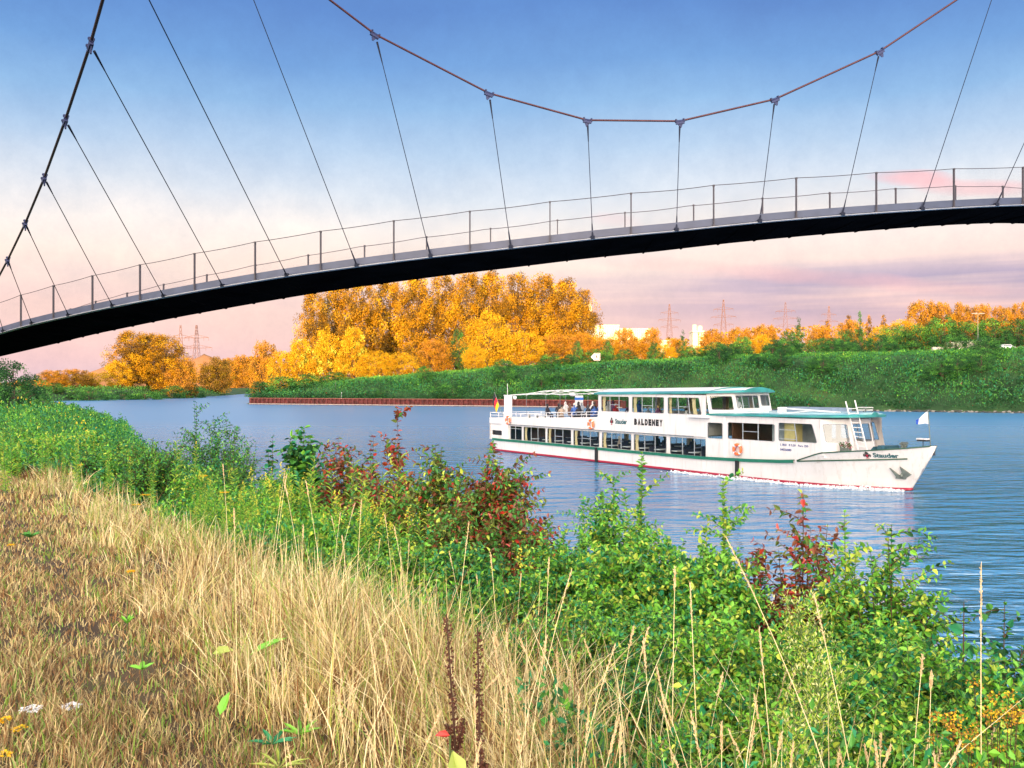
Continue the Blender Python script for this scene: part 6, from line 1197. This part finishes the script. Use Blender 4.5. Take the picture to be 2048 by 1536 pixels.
# fleabane: pale green branching plant with many tiny cream buds
def fleabane(px, ytop, D, label, lean, big=1.0):
    rg = np.random.RandomState(int(px)); x = (px - 1024) / F * D; g = gz(x, D); H = at(px, ytop, D).z - g; t = tag(empty('fleabane_plant', (x + lean[0], D + lean[1], g)), label, 'plant'); pl = Plant(rg); path = curve((0, 0, 0), (-lean[0], -lean[1], H), 0, 10); pl.mb.tube(path, [.009 * (1 - .7 * k / 9) for k in range(10)], 6, 0, False)
    for i in range(int(90 * big)):
        t_ = .15 + .83 * i / (90 * big); p = path[0] * (1 - t_) + path[-1] * t_; a = i * 2.4; d = np.array([math.cos(a), math.sin(a), .6]); L = .085 * (1 - .5 * t_); pl.leaf(p, d, (0, 0, 1), L, L * .16, int(rg.choice([0, 1])))
        if t_ > .45:
            ln = .26 * big * (1 - (t_ - .45) * 1.25) * rg.uniform(.6, 1.1) + .03; q = p + norm(np.array([math.cos(a), math.sin(a), 1.1])) * ln; pl.mb.tube([p, q], [.0025, .0012], 4, 0, False)
            for k in range(11):
                u = rg.uniform(.3, 1); s = p + (q - p) * u + rg.normal(0, .014, 3); pl.leaf(s, rg.normal(0, .5, 3) + np.array([0, 0, 1]), rg.normal(0, 1, 3), .016, .0065, int(rg.choice([0, 2, 2])))
                pl.leaf(s, rg.normal(0, .8, 3) + np.array([0, 0, .6]), rg.normal(0, 1, 3), .028, .004, 1)
    pl.make(t, [L_br, L_yl, leafmat('bud_cream', (.70, .72, .35), .3, .6, .15, .02)], [M_stem], False, .1, .1, 'buds_and_leaves')
fleabane(1592, 1205, 3.6, 'tall pale green fleabane with many cream buds, leaning left', (.16, 0)); fleabane(1636, 1330, 3.3, 'second lower fleabane stalk right of the tall one', (.0, 0), .7); fleabane(1588, 1440, 3.0, 'small fleabane plant at the foot of the tall one', (.02, 0), .45)
# dock stalks with dark brown seed clusters
def dock(px, ytop, ybot, D, label, side, lean):
    rg = np.random.RandomState(int(px)); x = (px - 1024) / F * D; g = gz(x, D); H = at(px, ytop, D).z - g; t = tag(empty('dock_plant', (x + lean, D, g)), label, 'plant'); pl = Plant(rg); path = curve((0, 0, 0), (-lean, 0, H), 0, 12); pl.mb.tube(path, [.006 * (1 - .6 * k / 11) for k in range(12)], 5, 0, False)
    def seeds(a, b, n, w):
        for i in range(n):
            u = (int(rg.rand() * n / 14) + rg.normal(0, .12)) / (n / 14); u = min(max(u, 0), 1); p = a * (1 - u) + b * u; an = rg.uniform(0, 6.28); d = np.array([math.cos(an), math.sin(an), rg.normal(0, .5)]); pl.leaf(p + d * w * rg.rand(), d, rg.normal(0, 1, 3), .009, .009, 0)
    p = lambda u: path[0] * (1 - u) + path[-1] * u
    seeds(p(.38), p(1), 420, .010)
    for u, l, s in side: q0 = p(u); q1 = q0 + np.array([s * l * .22, rg.normal(0, .02), l]); pl.mb.tube([q0, q1], .003, 4, 0, False); seeds(q0 + (q1 - q0) * .2, q1, 150, .008)
    pl.make(t, [M_dock], [M_twig], False, .1, .1, 'seed_clusters'); return t
dock(893, 1228, 1500, 2.9, 'dark brown dock stalk covered in dry seed clusters, the thicker of two', [(.45, .14, -1), (.5, .12, 1), (.38, .1, 1), (.35, .12, -1)], .06); dock(955, 1255, 1536, 2.75, 'slim dark brown dock stalk right of the thicker one', [(.5, .06, 1)], .02)
def big_leaf(px, py, D, L, asp, m, label, up=.25, az=0.0, name='leaf_plant', n=1, hgt=None):
    L = L * (.72 if n > 1 else 1)
    p = at(px, py, D); g = gz(p.x, p.y); t = tag(empty(name, (p.x, p.y, g)), label, 'plant'); rg = np.random.RandomState(int(px)); Ps = []; Ds = []; base = np.array([0, 0, max(.02, p.z - g)])
    for i in range(n): a = az + i * 6.28 / max(1, n) + (rg.normal(0, .3) if n > 1 else 0); Ps.append(base * (.3 if n > 1 else 1)); Ds.append((math.cos(a), math.sin(a) * .8, up))
    link('leaf', leaves_mesh('leaf', Ps, Ds, [(0, -.3, 1)] * n, L, L * asp, [0] * n, [m], .12, .2, True), t); mb = MB(); mb.tube([(0, 0, 0), tuple(base)], .003, 4); mb.build('stalk', M_stem, t)
big_leaf(425, 1308, 5.1, .12, .75, B_lime, 'single large lime-yellow leaf lying in the dry grass', .3, .2); big_leaf(500, 1310, 5.05, .22, .25, L_br, 'long curved green leaf sticking out of the dry grass', .5, .6); big_leaf(440, 1430, 4.25, .11, .45, L_br, 'upright green leaf in the brown turf', 1.6, 1.2)
big_leaf(545, 1450, 4.1, .16, .22, L_bl, 'rosette of blue-green leaves at the foot of the tall grass', .5, .3, n=6); big_leaf(600, 1420, 4.2, .15, .2, L_br, 'rosette of green leaves right of the blue-green one', .6, .9, n=6); big_leaf(905, 1500, 2.75, .13, .45, B_lime, 'yellow-green withered dock leaf below the brown stalks', -1.2, 5.2); big_leaf(900, 1470, 2.8, .045, .8, L_rd2, 'curled scarlet leaf on the dock stalk', .2, 3.4); big_leaf(560, 1500, 3.85, .18, .12, B_lime, 'fan of lime grass blades at the bottom edge', .5, .2, n=7)
big_leaf(1500, 1350, 3.4, .07, .6, B_lime, 'pale green sapling leaf left of the fleabane', .6, .4, n=5); big_leaf(1470, 1490, 3.0, .06, .6, B_pale, 'pale cream leaf among stalks near the bottom', .3, 2.4, n=3); big_leaf(285, 1270, 5.0, .10, .4, L_br, 'small green weed in the brown turf', .6, .4, n=7); big_leaf(60, 1050, 9.5, .16, .4, L_md, 'green weed tuft at the left edge of the turf', .7, .4, n=9); big_leaf(255, 1200, 6.0, .10, .3, L_br, 'slender green weed left of the pale grass tuft', 1.4, .4, n=9)
# small flowers in the turf
def flower(px, py, D, m, label, r=.028, n=40, name='yarrow_flower', cat='flower'):
    p = at(px, py, D); g = gz(p.x, p.y); z = max(.04, p.z - g); rg = np.random.RandomState(int(px + py)); t = tag(empty(name, (p.x, p.y, g)), label, cat); mb = MB(); mb.tube([(0, 0, 0), (0, 0, z)], .0022, 4)
    for i in range(6): a = i * 1.05; mb.tube([(0, 0, z * .8), (r * .6 * math.cos(a), r * .6 * math.sin(a), z)], .0012, 3)
    mb.build('stem', M_stem, t); a = rg.uniform(0, 6.28, n); q = r * rg.rand(n) ** .5; P = np.stack([q * np.cos(a), q * np.sin(a), z + .004 * rg.rand(n)], 1); D_ = np.stack([np.cos(a), np.sin(a), rg.normal(.2, .3, n)], 1)
    link('blossom', leaves_mesh('blossom', P, D_, np.array([(0, 0, 1.0)] * n), .017, .014, [0] * n, [m]), t)
flower(63, 1424, 4.45, L_wf, 'white yarrow flower head, the left of the two in the turf', .045, 90); flower(143, 1417, 4.5, L_wf, 'white yarrow flower head, the right of the two in the turf', .04, 80)
for px, py, D, lb in ((10, 1440, 4.3, 'orange-yellow ragwort flower at the left edge'), (40, 1462, 4.2, 'orange-yellow ragwort flower right below the white yarrow'), (8, 1512, 3.9, 'yellow flower in the bottom left corner')): flower(px, py, D, L_yf, lb, .025, 40, 'ragwort_flower')
for px, py, D, lb in ((291, 990, 11.5, 'yellow flower head shining above the pale grass'), (272, 1010, 11.2, 'yellow flower head just below left of the brighter one'), (408, 952, 12, 'yellow flower at the left end of the goldenrod stand'), (450, 985, 11, 'yellow flower in front of the goldenrod stand'), (158, 930, 15, 'orange-yellow flower at the back of the dry grass'), (142, 948, 14.6, 'orange flower left below the one at the back of the grass'), (262, 1143, 7.0, 'small yellow flower among the dry stalks on the left'), (22, 1090, 8.6, 'small yellow flower in the turf near the left edge')): flower(px, py, D, L_yf, lb, .05 if D > 9 else .02, 60, 'yellow_flower')
# seeding grass stalks: thin culms with a cream seed head
def stalk(px0, py0, px1, py1, D, label=None, group=None, head=.16, hw=.010, r=.0022):
    rg = np.random.RandomState(int(px1 * 3 + py1)); tip = at(px1, py1, D); b = at(px0, min(py0, 1536), D * .97); g = gz(b.x, b.y); t = tag(empty('grass_stalk', (b.x, b.y, g)), label, 'grass stalk', group); o = Vector((b.x, b.y, g)); e = np.array(tip - o); kx = (tip.x - b.x); path = np.array([(e[0] * u ** 1.5, e[1] * u, e[2] * u) for u in np.linspace(0, 1, 9)]); mb = MB(); mb.tube(path, [r * (1 - .5 * k / 8) for k in range(9)], 5, 0, False); mb.build('culm', B_pale, t)
    n = 70; pl = Plant(rg); d = path[-1] - path[-2]; d /= np.linalg.norm(d)
    for i in range(n): u = i / n; pl.leaf(path[-1] - d * head * (1 - u), d + rg.normal(0, .28, 3), rg.normal(0, 1, 3), .013, .0025 + hw * .22 * math.sin(math.pi * u), 0)
    pl.make(t, [M_seed], [], False, .1, .1, 'seed_head')
stalk(1735, 1536, 1452, 1074, 2.9, 'longest pale grass stalk leaning left across the bright green bushes', head=.20); stalk(1968, 1536, 1962, 1128, 2.9, 'upright pale grass stalk in front of the water on the right', head=.22); stalk(1560, 1480, 1518, 1255, 3.1, 'leaning grass stalk left of the fleabane'); stalk(1400, 1340, 1380, 1165, 3.6, 'straight thin grass stalk on the bright green bush'); stalk(1345, 1330, 1350, 1135, 3.7, 'grass stalk with a thick cream head on the bright green bush', head=.10, hw=.03)
stalk(1744, 1536, 1628, 1190, 3.0, 'grass stalk leaning left below the scarlet dogwood'); stalk(1858, 1460, 1862, 1345, 3.2, 'stalk with a fat cream seed head at the lower right', head=.06, hw=.035); stalk(1815, 1470, 1845, 1312, 3.2, 'grass stalk with a drooping cream head at the lower right', head=.07, hw=.02); stalk(1140, 1500, 1230, 1290, 3.4, 'pale stalk leaning right at the left of the dark green hollow'); stalk(905, 1250, 938, 1045, 5.0, 'tall straight stalk in the middle of the grass'); stalk(1060, 1330, 1143, 1140, 4.0, 'long stalk leaning right before the green mound')
rg = np.random.RandomState(12)
for i in range(110):
    px = rg.uniform(560, 2040) if i < 70 else rg.uniform(1080, 2040); D = rg.uniform(2.5, 4.6); yb = 1560; L = rg.uniform(.45, .75); p = (px - 1024) / F * D; g = gz(p, D); lean = rg.normal(0, 55); yt = HY - (g + L - EYE) / D * F
    if yt < 1090: continue
    stalk(px, HY - (g - EYE) / D * F, px + lean, yt, D, 'thin dry grass stalk with a narrow cream seed head', 'seeding grass stalks along the near bank', head=rg.uniform(.06, .13), hw=rg.uniform(.006, .02), r=.0016)
for i in range(22):
    px = rg.uniform(420, 1120); D = rg.uniform(4.6, 9); p = (px - 1024) / F * D; g = gz(p, D); L = rg.uniform(.7, 1.05); yt = HY - (g + L - EYE) / D * F
    stalk(px, HY - (g - EYE) / D * F, px + rg.normal(0, 30), yt, D, 'thin dry grass stalk with a narrow cream seed head', 'seeding grass stalks along the near bank', head=.10, hw=.015, r=.002)
# brown-orange seeding herbs at the lower right
def herb(px, ytop, D, w_, label):
    rg = np.random.RandomState(int(px)); x = (px - 1024) / F * D; g = gz(x, D); H = at(px, ytop, D).z - g; t = tag(empty('seeding_herb', (x, D, g)), label, 'plant'); pl = Plant(rg)
    for i in range(16):
        p2 = Plant(rg); e = np.array((rg.normal(0, w_ * .4), rg.normal(0, w_ * .4), H * rg.uniform(.75, 1))); pl.mb.tube(curve((0, 0, 0), e, .02, 5), .0012, 4, 0, False)
        for k in range(30): p2.leaf(e + rg.normal(0, .012, 3), rg.normal(0, 1, 3), rg.normal(0, 1, 3), .010, .008, int(rg.choice([0, 0, 1])))
        p2.make(t, [L_or, L_yf], [M_twig], False, .1, .1, 'seed_cluster')
    pl.make(t, [], [M_twig])
herb(2000, 1375, 3.0, .13, 'orange-brown seeding herb at the right edge'); herb(1915, 1425, 2.9, .09, 'rusty seeding herb left of the bigger one at the right edge')
